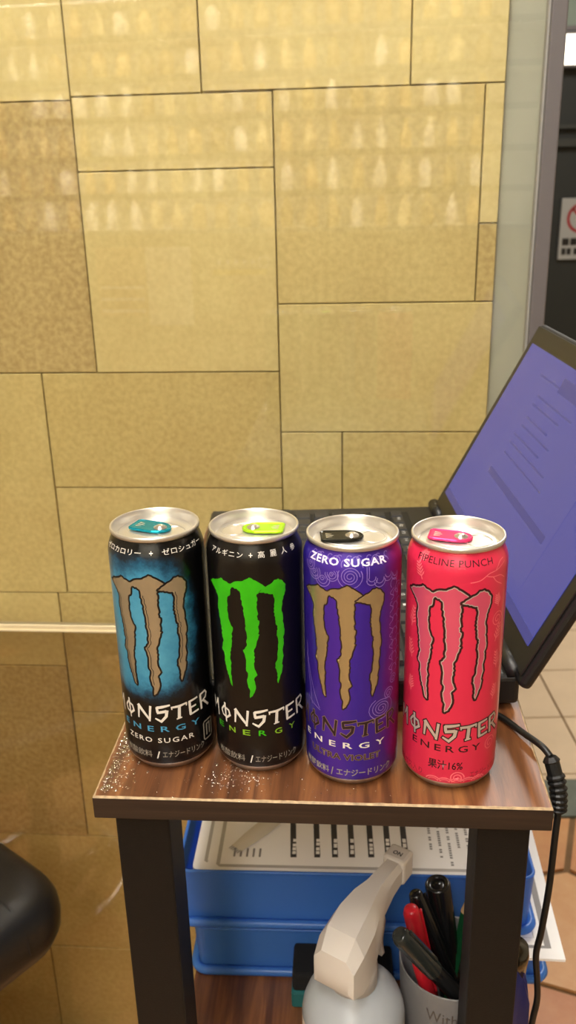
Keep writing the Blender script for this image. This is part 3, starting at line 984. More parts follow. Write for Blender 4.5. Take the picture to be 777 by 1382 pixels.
# pink can
c4 = make_can('drink_can', 'coral pink energy drink can with rose claw mark and pink tab', XB['pink'],
              can_shell_mat('coral_pink_can_print', (228, 46, 82), 0.32, 0.15), M_tabp, R(-17), (-4, 1.5))
claws(c4, 0.0, M_pinkf, M_maroon, 3.1, M_silverink)
ink(c4, text_bm('PIPELINE PUNCH', -30.8, 16.0, 147.0, 150.6, 1.05, 0.0), M_maroon)
ink(c4, word_bm(1.5), M_maroon, 0.08, da=-4.8, dz=37.6)
ink(c4, word_bm(0.1), M_silverink, 0.14, da=-4.8, dz=37.6)
ink(c4, text_bm('ENERGY', -29.6, 14.0, 28.9, 33.4, 1.45, 0.012), M_maroon)
ink(c4, text_bm('果汁16%', -17.5, 3.2, 16.4, 22.9, 1, 0.015), M_maroon)
ink(c4, text_bm('炭酸ガス入り', -46, -21.3, 9.0, 13.8), M_dkred)
ink(c4, text_bm('エナジードリンク', 8.0, 34, 10.5, 14.6), M_dkred)
bm = bmesh.new()
for (cx, cz, an, ln) in ((-26, 136, 110, 11), (-29, 146, 60, 8), (-34, 104, 80, 14), (-33, 84, 100, 12), (21, 98, 70, 12), (24, 80, 95, 12), (22, 120, 100, 8), (-33, 62, 90, 10), (22, 60, 80, 10)):
    ca, sa = math.cos(R(an)), math.sin(R(an))
    ribbon(bm, [(cx, cz), (cx + ca * ln, cz + sa * ln)], [0.7, 0.2])
    for k in range(5):
        q = (k + 1) / 6 * ln
        for s in (-1, 1):
            b2 = R(an + s * 48); l2 = (1 - 0.5 * k / 5) * 4.2
            ribbon(bm, [(cx + ca * q, cz + sa * q), (cx + ca * q + math.cos(b2) * l2 * .6, cz + sa * q + math.sin(b2) * l2 * .6), (cx + ca * q + math.cos(b2) * l2, cz + sa * q + math.sin(b2) * l2)], [0.3, 0.9, 0.1])
for p in ([(2, 138), (8, 139), (13, 142), (19, 143), (27, 146)], [(11, 141), (16, 139.5), (22, 139), (27, 136)], [(16, 139.5), (19, 136), (24, 133)],
          [(18, 143), (22, 147), (26, 148)]):
    ribbon(bm, [(a.x, a.y) for a in spline([(x, z, 0) for x, z in p], 5)], 0.5)
for k in range(5):
    ribbon(bm, arc(-14 + k * 7, 7.2, 4.6, 10, 170, flat=0.75), 0.7); ribbon(bm, arc(-14 + k * 7, 7.2, 3.0, 10, 170, flat=0.75), 0.6)
ribbon(bm, spiral(0, 11, 4.5, 2.2), 0.7)
for z in (30, 44, 112):
    ribbon(bm, spiral(22, z, 5, 2), 0.5)
ink(c4, bm, M_ltpink, 0.05, 'floral_print')['kind'] = 'stuff'

# ------------------------------------------------------------------ laptop (hinge runs away from the viewer, opens towards the right)
lp = thing('laptop', 'open black laptop with a blue screen behind the cans', 'laptop', (0.152, 0.524, T + 0.0005))
LW = 0.342                                           # along the hinge (local y)
obj('body', bx(-0.232, 0.004, 0, LW, 0.003, 0.026, bevel=0.004, seg=3), M_blackplastic, lp)
for x in (-0.215, -0.02):
    for y in (0.02, LW - 0.02):
        bm = bmesh.new(); lathe(bm, [(0, 0.0), (0.007, 0.0), (0.007, 0.0032), (0, 0.0032)], 16, x, y)
        obj('rubber_foot', bm, M_cable, lp)
obj('palm_rest', bx(-0.2295, -0.150, 0.004, LW - 0.004, 0.0258, 0.0266), mat('palm_rest_plastic', (30, 30, 31), 0.4), lp)
obj('touchpad', bx(-0.222, -0.165, 0.11, 0.205, 0.0264, 0.0270), mat('touchpad_grey', (40, 40, 41), 0.35), lp)
obj('keyboard_well', bx(-0.146, -0.030, 0.018, LW - 0.018, 0.0256, 0.0262), mat('well_black', (12, 12, 12), 0.6), lp)
key_bm = bmesh.new()
vs = box(key_bm, -0.0078, 0.0078, -0.0078, 0.0078, 0, 0.003)
for v in vs[4:]:
    v.co.x *= 0.86; v.co.y *= 0.86
kme = None
rows = ['1234567890-^\\', 'QWERTYUIOP@[]', 'ASDFGHJKL;:]}', 'ZXCVBNM,./\\<>']
M_legend = mat('key_legend_white', (205, 205, 200), 0.5)
for r_i in range(6):
    for k in range(16):
        if r_i == 5 and 4 <= k <= 8:
            continue
        if kme is None:
            o = obj('key', key_bm, M_key, lp); kme = o.data
        else:
            o = link('key', kme, M_key, lp)
        kx = -0.043 - r_i * 0.0188; ky = LW - 0.0285 - k * 0.0187 - (0.004 * r_i if 0 < r_i < 5 and k else 0)
        o.location = (kx, max(ky, 0.026), 0.0262)
        if r_i == 0:
            o.scale = (0.75, 1, 1)
        ch = None
        if 1 <= r_i <= 4 and 1 <= k <= 13:
            ch = rows[r_i - 1][k - 1]
        elif r_i == 0 and k > 0:
            ch = 'F%d' % k if k < 13 else 'Del'
        if ch:
            wch = 0.0034 if len(ch) == 1 else 0.0062
            tb_ = text_bm(ch, -wch / 2, wch / 2, 0, 0.0042)
            for v in tb_.verts:                      # readable from the seat on the left: up = +x, right = -y
                v.co = Vector((v.co.y - 0.001, -v.co.x + 0.0025, 0.00306))
            l_ = obj('legend', tb_, M_legend, o)
sb = obj('key', bx(-0.0075, 0.0075, -0.045, 0.045, 0, 0.003, bevel=0.001, seg=1), M_key, lp)
sb.location = (-0.043 - 5 * 0.0188, LW - 0.0285 - 6 * 0.0187, 0.0262)
for y in (0.020, LW - 0.020):
    bm = bmesh.new(); tube(bm, [(0.0, y - 0.019, 0.0275), (0.0, y + 0.019, 0.0275)], 0.0060, 20)
    obj('hinge', bm, M_blackplastic, lp, True)
lid_e = bpy.data.objects.new('screen_lid', None)
# lid built upright in local x-z (thickness x, height z), then leaned back
TILT = R(27.5)
LH = 0.206


def lean(bm):
    m = Matrix.Translation((0.001, 0, 0.030)) @ Matrix.Rotation(TILT, 4, 'Y')
    bmesh.ops.transform(bm, matrix=m, verts=bm.verts)
    return bm


bpy.data.objects.remove(lid_e)
lid_o = obj('screen_lid', lean(bx(0.000, 0.010, -0.012, LW - 0.006, -0.006, LH, bevel=0.004, seg=3)), M_blackplastic, lp)
obj('bezel', lean(bx(-0.0014, 0.0002, -0.009, LW - 0.009, 0.001, LH - 0.003, bevel=0.0006, seg=1)), mat('bezel_black', (26, 25, 24), 0.35), lid_o)
M_scr = mat('screen_blue', (22, 22, 40), 0.25)
nt = M_scr.node_tree; b_ = nt.nodes['Principled BSDF']
b_.inputs['Emission Color'].default_value = lin((82, 85, 170)); b_.inputs['Emission Strength'].default_value = 0.36
scr = obj('screen', lean(bx(-0.0020, -0.0013, 0.004, LW - 0.020, 0.018, LH - 0.020)), M_scr, lid_o)


def scr_rect(y0, y1, z0, z1):
    return y0, y1, z0, z1


M_line = mat('screen_dark_text', (20, 20, 30), 0.3)
M_line.node_tree.nodes['Principled BSDF'].inputs['Emission Color'].default_value = lin((74, 75, 150)); M_line.node_tree.nodes['Principled BSDF'].inputs['Emission Strength'].default_value = 0.36
M_pane = mat('screen_pale_window', (24, 24, 40), 0.25)
M_pane.node_tree.nodes['Principled BSDF'].inputs['Emission Color'].default_value = lin((86, 88, 170)); M_pane.node_tree.nodes['Principled BSDF'].inputs['Emission Strength'].default_value = 0.36
obj('screen_window', lean(bx(-0.00215, -0.0020, 0.06, LW - 0.085, 0.035, LH - 0.028)), M_pane, scr)
bm = bmesh.new()
for (y0, y1, z) in ((0.06, LW - 0.085, LH - 0.040), (0.14, 0.235, 0.150), (0.16, 0.235, 0.142), (0.17, 0.232, 0.130), (0.15, 0.232, 0.122), (0.16, 0.238, 0.112), (0.13, 0.236, 0.104), (0.12, 0.236, 0.094)):
    box(bm, -0.00225, -0.00214, y0, y1, z, z + 0.0016)
box(bm, -0.00225, -0.00214, 0.07, 0.245, 0.070, 0.0765)
box(bm, -0.00225, -0.00214, 0.06, 0.20, 0.163, 0.176)
obj('screen_text', lean(bm), M_line, scr)
bm = bmesh.new(); box(bm, -0.00225, -0.0020, 0.004, LW - 0.020, 0.018, 0.0255)
obj('task_bar', lean(bm), M_line, scr)

# power cable with ribbed strain relief, hanging over the table's right edge
cb = thing('power_cable', 'black power cable with a ribbed grip hanging over the table edge', 'cable', (0.145, 0.50, T))
def rel(p):
    return (p[0] - 0.145, p[1] - 0.50, p[2] - T)
path = [(0.112, 0.5155, 0.9024), (0.130, 0.5165, 0.9024), (0.1400, 0.513, 0.9024), (0.1497, 0.491, 0.9042), (0.1572, 0.474, 0.9055), (0.1612, 0.4670, 0.9025)]
bm = bmesh.new(); tube(bm, [rel(p) for p in spline(path)], 0.0022, 12)
obj('cord', bm, M_cable, cb, True)
path2 = [(0.1612, 0.4670, 0.9025), (0.1655, 0.4600, 0.884), (0.1662, 0.457, 0.868)]
sp2 = spline(path2, 20)
bm = bmesh.new()
rads = []
for i in range(len(sp2)):
    q = i / (len(sp2) - 1)
    base_r = 0.0048 if q < 0.32 else 0.0062 * (1 - 0.12 * q)
    if q < 0.12: base_r = 0.0035 + 0.02 * q
    if q > 0.36 and (i // 2) % 2: base_r *= 0.80
    if q > 0.95: base_r = 0.004
    rads.append(base_r)
tube(bm, [rel(p) for p in sp2], rads, 14)
obj('ribbed_grip', bm, M_cable, cb)
path3 = [(0.1662, 0.457, 0.868), (0.1650, 0.455, 0.850), (0.1634, 0.452, 0.813), (0.1605, 0.450, 0.778), (0.1585, 0.450, 0.758), (0.1610, 0.450, 0.735), (0.1622, 0.450, 0.716), (0.1600, 0.450, 0.69), (0.158, 0.455, 0.60), (0.166, 0.50, 0.35), (0.172, 0.60, 0.10), (0.180, 0.68, 0.006), (0.20, 0.80, 0.0045)]
bm = bmesh.new(); tube(bm, [rel(p) for p in spline(path3)], 0.0022, 12)
obj('cord', bm, M_cable, cb, True)

# ------------------------------------------------------------------ lower shelf
def tray(name, label, loc, rz, w_, d_, h_):
    t = thing(name, label, 'tray', loc, rz, 'stacked blue letter trays')
    th = 0.0022; fl = 0.006
    bm = bmesh.new(); prism(bm, [(x + w_ / 2, y + d_ / 2) for x, y in rrect(w_ / 2, d_ / 2, 0.012)], 0.0, th)
    obj('floor_panel', bm, M_tray, t)
    # walls: rounded ring, slightly flared
    bm = bmesh.new(); n = 0; rings = []
    for grow, z in ((-0.003, th), (0.0, h_), (-th, h_), (-0.003 - th, th)):
        rings.append([bm.verts.new((x + w_ / 2, y + d_ / 2, z)) for x, y in rrect(w_ / 2 + grow, d_ / 2 + grow, 0.010 + grow)])
    for a, b in zip(rings[:-1], rings[1:]):
        for i in range(len(a)):
            bm.faces.new((a[i], a[(i + 1) % len(a)], b[(i + 1) % len(b)], b[i]))
    obj('wall', bm, M_tray, t)
    bm = bmesh.new()
    pts = [(x + w_ / 2, y + d_ / 2, 0.0045) for x, y in rrect(w_ / 2 + 0.001, d_ / 2 + 0.001, 0.012)]
    tube(bm, pts + [pts[0]], 0.0042, 8, False)
    obj('foot_flange', bm, M_tray, t, True)
    bm = bmesh.new()
    pts = [(x + w_ / 2, y + d_ / 2, h_) for x, y in rrect(w_ / 2 - 0.001, d_ / 2 - 0.001, 0.010)]
    tube(bm, pts + [pts[0]], 0.0016, 8, False)
    obj('rim', bm, M_tray, t, True)
    return t


TRZ = R(-3.6)
tray('letter_tray', 'translucent blue letter tray standing on the lower shelf, below the other', (-0.0955, 0.6225, ZS + 0.0002), TRZ, 0.318, 0.205, 0.052)
UPZ = ZS + 0.0583
tray('letter_tray', 'translucent blue letter tray full of printed papers, on top of the other', (-0.1060, 0.6215, UPZ), TRZ, 0.313, 0.215, 0.060)

# papers in the upper tray
ps = thing('paper_stack', 'stack of white printed sheets filling the upper blue tray', 'paper', (-0.0935, 0.6280, UPZ + 0.0024), TRZ)
bm = bmesh.new(); prism(bm, [(x + 0.1430, y + 0.100) for x, y in rrect(0.1430, 0.097, 0.006)], 0, 0.0505)
obj('sheets', bm, mat('paper_edges', (226, 220, 212), 0.8, var=0.06, vscale=1500, stretch=(0.01, 0.01, 1)), ps)
bm = bmesh.new(); prism(bm, [(x + 0.1430, y + 0.100) for x, y in rrect(0.1430, 0.097, 0.006)], 0.0507, 0.0511)
top = obj('top_sheet', bm, M_paper, ps)
PZ = 0.05125
M_greyline = mat('grey_frame_print', (182, 178, 174), 0.6)
M_txt = mat('dark_print', (58, 56, 56), 0.6)
bm = bmesh.new()
ribbon(bm, [(0.022, 0.19), (0.0225, 0.010), (0.024, 0.0085), (0.26, 0.0085)], 0.0034)
ribbon(bm, [(0.010, 0.19), (0.011, 0.014), (0.013, 0.013)], 0.0030)
obj('printed_frame', to_floor(bm, PZ), M_greyline, top)
tri = Matrix.Rotation(-TRZ, 3, 'Z')
for k, (xa, ya, xb, yb) in enumerate(((-0.0016, .6947, -0.0024, .6428), (.0211, .6939, .0191, .642), (.0382, .6933, .0352, .6415), (.0545, .6927, .0505, .641), (.0729, .692, .0679, .6404), (.0892, .6915, .0832, .6399), (.1054, .6909, .0986, .6394))):
    bm = bmesh.new()
    pa = tri @ Vector((xa + 0.0935, ya + 0.06 - 0.6280, 0)); pb = tri @ Vector((xb + 0.0935, yb - 0.6280, 0))
    ribbon(bm, [(pa.x, pa.y), (pb.x, pb.y)], 0.0054)
    obj('printed_bar', to_floor(bm, PZ), M_txt, top)
    tb_ = text_bm('■■■ ■■ ■■'[k % 4:k % 4 + 5], 0.0, 0.020, -0.0016, 0.0016)
    for v in tb_.verts:
        v.co = Vector((pb.x - v.co.y + 0.0002, pb.y + 0.004 + v.co.x, PZ + 0.0001))
    obj('reversed_print', tb_, M_paper, top)
    if True:
        s = '■■ ■■■ ■■'[k % 4:k % 4 + 4] * 3
        tb_ = text_bm(s, 0.0, 0.046, -0.0011, 0.0011)
        for v in tb_.verts:
            q = Vector((pa.x + 0.0078, pa.y - 0.024, 0)); v.co = Vector((q.x - v.co.y, q.y - 0.046 + v.co.x + 0.012, PZ))
        obj('small_print', tb_, M_txt, top)
bm = bmesh.new()
for k in range(9):
    x = 0.215 + k * 0.0085
    if x > 0.285: break
    for j in range(22):
        if (j * 7 + k * 3) % 11 < 9:
            y = 0.034 + j * 0.0030 - 0.010 * (k % 3)
            ribbon(bm, [(x, y), (x, y + 0.0021)], 0.0024)
for k in range(5):
    ribbon(bm, [(0.036 + k * 0.0058, 0.020), (0.036 + k * 0.0058, 0.031)], 0.0018)
obj('small_print', to_floor(bm, PZ), mat('grey_text_print', (140, 136, 134), 0.6), top, kind='stuff')
# pale brush-like strip lying on the papers
bs = thing('paper_strip', 'crumpled pale paper strip lying on the printed sheets', 'paper strip', (-0.055, 0.655, UPZ + 0.0541), R(48))
bm = bmesh.new()
prev = None
for i in range(9):
    q = i / 8; wd = 0.006 + 0.003 * math.sin(q * 3); z = 0.0012 + 0.0012 * math.sin(q * 5)
    cur = [bm.verts.new((q * 0.075, -wd, 0.0002)), bm.verts.new((q * 0.075, -wd * .3, z)), bm.verts.new((q * 0.075, wd * .4, z * 1.3)), bm.verts.new((q * 0.075, wd, 0.0002))]
    if prev:
        for k in range(3):
            bm.faces.new((prev[k], prev[k + 1], cur[k + 1], cur[k]))
    prev = cur
obj('strip', bm, mat('cream_paper', (214, 206, 190), 0.7), bs, True)
bm = bmesh.new()
for k in range(6):
    ribbon(bm, [(-0.004, -0.005 + 0.002 * k), (0.0015, -0.005 + 0.002 * k)], 0.0012)
obj('torn_end', to_floor(bm, 0.0006), M_greyline, bs)

# loose sheets between the trays, poking out on the right
lz = ZS + 0.0531 + 0.0015
ls = thing('loose_sheets', 'white sheets with grey border poking out between the trays', 'paper', (0.2280, 0.574, lz), R(-5))
bm = bmesh.new(); box(bm, -0.105, 0, 0, 0.200, 0, 0.0026)
obj('sheets', bm, M_paper, ls)
bm = bmesh.new(); ribbon(bm, [(-0.105, 0.0125), (-0.0125, 0.0125), (-0.0125, 0.2)], 0.006)
obj('printed_border', to_floor(bm, 0.0027), mat('mid_grey_print', (140, 136, 134), 0.6), ls)
bm = bmesh.new(); ribbon(bm, [(-0.105, 0.022), (-0.023, 0.022), (-0.023, 0.2)], 0.0008)
for k in range(4):
    ribbon(bm, [(-0.032, 0.030 + k * 0.006), (-0.027, 0.030 + k * 0.006)], 0.002)
obj('small_print', to_floor(bm, 0.0027), M_greyline, ls, kind='stuff')

# whiteboard eraser
er = thing('eraser_block', 'black block with a teal base in front of the blue trays', 'block', (0.039, 0.5975, ZS + 0.0003), R(-4))
obj('base', bx(-0.045, 0.045, -0.019, 0.019, 0.0, 0.018, bevel=0.002), mat('teal_plastic', (20, 96, 96), 0.45), er)
obj('felt', bx(-0.044, 0.044, -0.018, 0.018, 0.018, 0.038, bevel=0.003), mat('black_felt', (16, 16, 17), 0.9, bump=0.3, bscale=1500), er)

# spray bottle
sp_ = thing('spray_bottle', 'translucent white trigger spray bottle on the lower shelf', 'bottle', (0.0405, 0.497, ZS + 0.0002))
prof = [(0, 0.0), (0.034, 0.0), (0.0375, 0.003), (0.0385, 0.008), (0.0385, 0.098), (0.0378, 0.104), (0.0352, 0.1115), (0.0295, 0.1185), (0.0225, 0.1235), (0.0175, 0.1265), (0.0155, 0.130), (0.0155, 0.136)]
bm = bmesh.new(); lathe(bm, prof, 48)
obj('bottle', bm, M_frost, sp_, True)
bm = bmesh.new(); lathe(bm, [(0, 0.003), (0.0355, 0.004), (0.0368, 0.010), (0.0368, 0.072), (0, 0.0722)], 40)
obj('liquid', bm, tinted_plastic('liquid', (214, 218, 226), 0.5, 0.1), sp_, True)
bm = bmesh.new()
seg = 40; prev = None
for k in range(seg + 1):
    a = R(-90 - 115 + 230 * k / seg)
    zt = 0.0975
    cur = [bm.verts.new((0.03875 * math.cos(a), 0.03875 * math.sin(a), z)) for z in (0.012, zt)]
    if prev:
        bm.faces.new((prev[0], cur[0], cur[1], prev[1]))
    prev = cur
lb_ = obj('label', bm, mat('label_white', (238, 226, 214), 0.5), sp_, True)
bm = bmesh.new()
def wrap_bottle(bm, r):
    for v in bm.verts:
        a = v.co.x / r
        v.co = Vector((r * math.sin(a), -r * math.cos(a), v.co.y))
    return bm
tb_ = text_bm('■■■■■', -0.022, 0.010, 0.083, 0.089)
x = -0.022
while x < 0.011:
    bmesh.ops.bisect_plane(tb_, geom=tb_.verts[:] + tb_.edges[:] + tb_.faces[:], plane_co=(x, 0, 0), plane_no=(1, 0, 0)); x += 0.002
obj('lettering', wrap_bottle(tb_, 0.0389), mat('label_red', (190, 60, 80), 0.5), lb_)
bm = bmesh.new()
for x0 in (-0.026, 0.021):
    pv = [bm.verts.new((x0 + 0.0016 * math.cos(2 * PI * k / 12), 0.0925 + 0.0016 * math.sin(2 * PI * k / 12), 0)) for k in range(12)]
    bm.faces.new(pv)
obj('red_dots', wrap_bottle(bm, 0.0389), mat('label_magenta', (200, 30, 90), 0.5), lb_)
# collar
bm = bmesh.new(); lathe(bm, [(0.0150, 0.126), (0.0178, 0.127), (0.0178, 0.143), (0.0165, 0.150), (0.0150, 0.158), (0, 0.158)], 32)
obj('collar', bm, M_sprayer, sp_, True)
# trigger head: axis along local +x, then turned
HA = math.atan2(0.072, 0.050)
bm = bmesh.new()
sect = []      # (x, halfwidth, z bottom, z top)
for x, hw, zb, zt in ((-0.0300, 0.0130, 0.148, 0.163), (-0.0280, 0.0165, 0.143, 0.174), (-0.017, 0.0185, 0.140, 0.187), (0.000, 0.0175, 0.145, 0.193), (0.016, 0.0140, 0.156, 0.195), (0.030, 0.0095, 0.168, 0.194), (0.046, 0.0085, 0.173, 0.193), (0.060, 0.0080, 0.174, 0.1915), (0.064, 0.0070, 0.175, 0.190)):
    ring = []
    for yy, zz in ((-1, 0), (-1, 0.72), (-0.62, 1), (0.62, 1), (1, 0.72), (1, 0)):
        ring.append(bm.verts.new((x, yy * hw, zb + zz * (zt - zb))))
    sect.append(ring)
for a, b in zip(sect[:-1], sect[1:]):
    for i in range(6):
        bm.faces.new((a[i], a[(i + 1) % 6], b[(i + 1) % 6], b[i]))
bm.faces.new(sect[0]); bm.faces.new(sect[-1][::-1])
bmesh.ops.recalc_face_normals(bm, faces=bm.faces)
bm.normal_update()
for e_ in bm.edges:
    if len(e_.link_faces) == 2 and e_.calc_face_angle(0) > R(26): e_.smooth = False
rot = Matrix.Rotation(HA, 4, 'Z')
bmesh.ops.transform(bm, matrix=rot, verts=bm.verts)
hd = obj('spray_head', bm, M_sprayer, sp_, True)
bm = bmesh.new(); box(bm, 0.060, 0.077, -0.0095, 0.0095, 0.171, 0.1935, bevel=0.0025)
bmesh.ops.transform(bm, matrix=rot, verts=bm.verts)
nz = obj('nozzle', bm, M_sprayer, sp_)
tb_ = text_bm('ON', -0.0038, 0.0038, -0.0022, 0.0022, 1, 0.03)
for v in tb_.verts:
    v.co = rot @ Vector((0.0675 + v.co.y, -v.co.x, 0.1937))
obj('lettering', tb_, M_txt, nz)
bm = bmesh.new()
tp = spline([(0.030, 0, 0.170), (0.034, 0, 0.155), (0.032, 0, 0.138), (0.036, 0, 0.122)], 5)
prev = None
for i, p in enumerate(tp):
    wd = 0.0075 - 0.002 * i / len(tp)
    cur = [bm.verts.new((p.x - 0.0022, -wd, p.z)), bm.verts.new((p.x - 0.0022, wd, p.z)), bm.verts.new((p.x + 0.0022, wd, p.z)), bm.verts.new((p.x + 0.0022, -wd, p.z))]
    if prev:
        for k in range(4):
            bm.faces.new((prev[k], prev[(k + 1) % 4], cur[(k + 1) % 4], cur[k]))
    else:
        bm.faces.new(cur)
    prev = cur
bm.faces.new(prev[::-1])
bmesh.ops.transform(bm, matrix=rot, verts=bm.verts)
obj('trigger', bm, M_sprayer, sp_, True)
bm = bmesh.new(); tube(bm, [(0, 0, 0.13), (0.004, 0, 0.07), (0.012, 0, 0.008)], 0.002, 8)
obj('dip_tube', bm, M_sprayer, sp_, True)

# pen cup
CUP = Vector((0.1215, 0.5345, ZS + 0.0002))
cup = thing('pen_cup', 'frosted plastic cup holding pens beside the spray bottle', 'cup', CUP)
bm = bmesh.new()
lathe(bm, [(0, 0), (0.0355, 0), (0.037, 0.002), (0.0415, 0.106), (0.0410, 0.1075), (0.0400, 0.106), (0.0358, 0.0035), (0, 0.0035)], 56)
obj('cup_wall', bm, M_cupfrost, cup, True)
def cup_text(s, a0, a1, z0, z1):
    tb_ = text_bm(s, a0, a1, z0, z1, 1.05, 0.0)
    x = a0
    while x < a1:
        bmesh.ops.bisect_plane(tb_, geom=tb_.verts[:] + tb_.edges[:] + tb_.faces[:], plane_co=(x, 0, 0), plane_no=(1, 0, 0)); x += 0.002
    for v in tb_.verts:
        r = 0.037 + 0.0045 * (v.co.y - 0.002) / 0.104 + 0.0003
        a = v.co.x / 0.04
        v.co = Vector((r * math.sin(a), -r * math.cos(a), v.co.y))
    return tb_
M_cuptxt = mat('cup_print', (88, 80, 76), 0.5)
obj('lettering', cup_text('With :', -0.026, 0.004, 0.080, 0.091), M_cuptxt, cup)
obj('lettering', cup_text('■ ■■ ■', -0.024, -0.002, 0.066, 0.0715), M_cuptxt, cup)


def pen(name, label, foot, tip, rad, m, kind, cap_m=None):
    """writing tool standing in the cup: foot and tip are points in cup coordinates"""
    a = Vector(foot); b = Vector(tip); d = b - a; L = d.length
    t = thing(name, label, name.split('_')[-1] if name != 'ballpoint_pen' else 'pen', CUP + a)
    t.rotation_mode = 'QUATERNION'; t.rotation_quaternion = Vector((0, 0, 1)).rotation_difference(d.normalized())
    if kind == 'pen':
        bm = bmesh.new(); lathe(bm, [(0, 0), (rad * .4, 0.0), (rad * .9, 0.012), (rad, 0.02), (rad, L * 0.62)], 20); obj('barrel', bm, m, t, True)
        bm = bmesh.new(); lathe(bm, [(rad * 1.12, L * 0.62), (rad * 1.15, L - 0.006), (rad * 0.95, L - 0.0015), (rad * 0.7, L), (0, L)], 20); obj('cap', bm, cap_m or m, t, True)
        bm = bmesh.new(); box(bm, rad * 1.1, rad * 1.1 + 0.0018, -0.0016, 0.0016, L * 0.68, L - 0.004, bevel=0.0005); obj('clip', bm, cap_m or m, t)
    elif kind == 'marker':
        bm = bmesh.new(); lathe(bm, [(0, 0), (rad * .9, 0.0), (rad, 0.004), (rad, L * 0.55)], 24); obj('barrel', bm, m, t, True)
        bm = bmesh.new(); lathe(bm, [(rad * 1.06, L * 0.55), (rad * 1.02, L - 0.002), (rad * 0.92, L), (rad * 0.78, L), (rad * 0.72, L - 0.002), (rad * 0.4, L - 0.0022), (rad * .3, L - 0.0008), (0, L - 0.0008)], 28); obj('cap', bm, m, t, True)
    elif kind == 'pencil':
        bm = bmesh.new(); lathe(bm, [(0, 0), (rad, 0.0), (rad, L - 0.018)], 6); obj('shaft', bm, m, t)
        bm = bmesh.new(); lathe(bm, [(rad, L - 0.018), (rad * .35, L - 0.005)], 12); obj('wood_cone', bm, mat('pencil_wood', (214, 176, 128), 0.7), t, True)
        bm = bmesh.new(); lathe(bm, [(rad * .36, L - 0.0052), (rad * 0.1, L), (0, L)], 12); obj('lead', bm, M_black, t, True)
    return t


M_redpen = mat('red_pen_plastic', (190, 26, 40), 0.35)
M_blk = mat('glossy_black_pen', (16, 17, 18), 0.25)
M_grn = mat('green_lacquer', (20, 78, 44), 0.35)
def cc(x, y, z):                                     # world point to cup coordinates
    return Vector((x, y, z)) - CUP
pen('ballpoint_pen', 'red capped pen standing tallest at the back of the cup', cc(0.1180, 0.550, ZS + 0.008), cc(0.0865, 0.5285, 0.7225), 0.0058, M_redpen, 'pen')
pen('ballpoint_pen', 'short red pen sunk low at the front of the cup', cc(0.1200, 0.5260, ZS + 0.006), cc(0.0915, 0.5150, 0.6870), 0.0052, M_redpen, 'pen')
pen('ballpoint_pen', 'slim black pen with clip leaning beside the red pen', cc(0.1450, 0.5400, ZS + 0.014), cc(0.0925, 0.5480, 0.7190), 0.0056, M_blk, 'pen')
pen('felt_marker', 'thick black marker with round cap standing in the cup', cc(0.1330, 0.5580, ZS + 0.008), cc(0.1120, 0.5575, 0.7190), 0.0100, M_blk, 'marker')
pen('green_pencil', 'green pencil with sharpened tip against the front leg', cc(0.1180, 0.5440, ZS + 0.006), cc(0.1390, 0.5610, 0.7050), 0.0042, M_grn, 'pencil')
pen('ballpoint_pen', 'glossy black pen slanting across the front of the cup', cc(0.1480, 0.5205, ZS + 0.050), cc(0.0735, 0.5000, 0.7270), 0.0066, M_blk, 'pen', mat('smoky_clear_cap', (40, 44, 42), 0.12))
pen('ballpoint_pen', 'dark pen leaning right behind the front leg', cc(0.1080, 0.5380, ZS + 0.010), cc(0.1500, 0.5320, 0.6850), 0.0048, M_blk, 'pen')

# stapler standing on end
st = thing('stapler', 'dark blue stapler standing on end beside the front leg', 'stapler', (0.1490, 0.4800, ZS + 0.0002), R(-4))
bm = bmesh.new()
out = [(-0.013, 0), (0.013, 0), (0.0158, 0.03), (0.0166, 0.075), (0.0155, 0.110), (0.0125, 0.128), (0.0070, 0.1375), (-0.004, 0.1385), (-0.012, 0.132), (-0.015, 0.11), (-0.015, 0.03)]
out = [(x, z * 1.2) for x, z in out]
a = [bm.verts.new((x, -0.011, z)) for x, z in out]; b = [bm.verts.new((x, 0.011, z)) for x, z in out]
bm.faces.new(a); bm.faces.new(b[::-1])
for i in range(len(out)):
    j = (i + 1) % len(out); bm.faces.new((a[i], b[i], b[j], a[j]))
bmesh.ops.bevel(bm, geom=bm.edges[:], offset=0.003, segments=3, affect='EDGES')
obj('cover', bm, mat('navy_plastic', (26, 36, 104), 0.4), st, True)
bm = bmesh.new()
tube(bm, [(0.002, 0, 0.154), (0.004, 0, 0.168), (0.0055, 0, 0.176)], [0.0115, 0.0110, 0.0085], 18)
obj('metal_nose', bm, mat('dark_chrome', (90, 92, 90), 0.15, 1.0), st, True)
bm = bmesh.new(); box(bm, -0.017, -0.0145, -0.007, 0.007, 0.012, 0.15, bevel=0.001)
obj('staple_rail', bm, M_alu, st)

# ------------------------------------------------------------------ swivel stool at the left
sc = thing('swivel_stool', 'black leather swivel stool seat beside the table', 'stool', (-0.459, 0.772, 0), R(51))
def cushion(hx, hy, z0, z1, r):
    bm = bmesh.new(); rings = []
    base = rrect(1.0, hy / hx, r / hx, 8)
    for s, z in ((0.86, 0.0), (0.955, 0.10), (0.992, 0.28), (1.0, 0.48), (0.990, 0.66), (0.955, 0.82), (0.885, 0.93), (0.76, 0.985), (0.5, 1.0)):
        rings.append([bm.verts.new((x * hx * s, y * hx * s, z0 + (z1 - z0) * z)) for x, y in base])
    for a, b in zip(rings[:-1], rings[1:]):
        for i in range(len(a)):
            bm.faces.new((a[i], a[(i + 1) % len(a)], b[(i + 1) % len(b)], b[i]))
    bm.faces.new(rings[0][::-1]); bm.faces.new(rings[-1])
    return bm
obj('seat_cushion', cushion(0.150, 0.150, 0.430, 0.512, 0.055), M_leather, sc, True)
bm = bmesh.new()
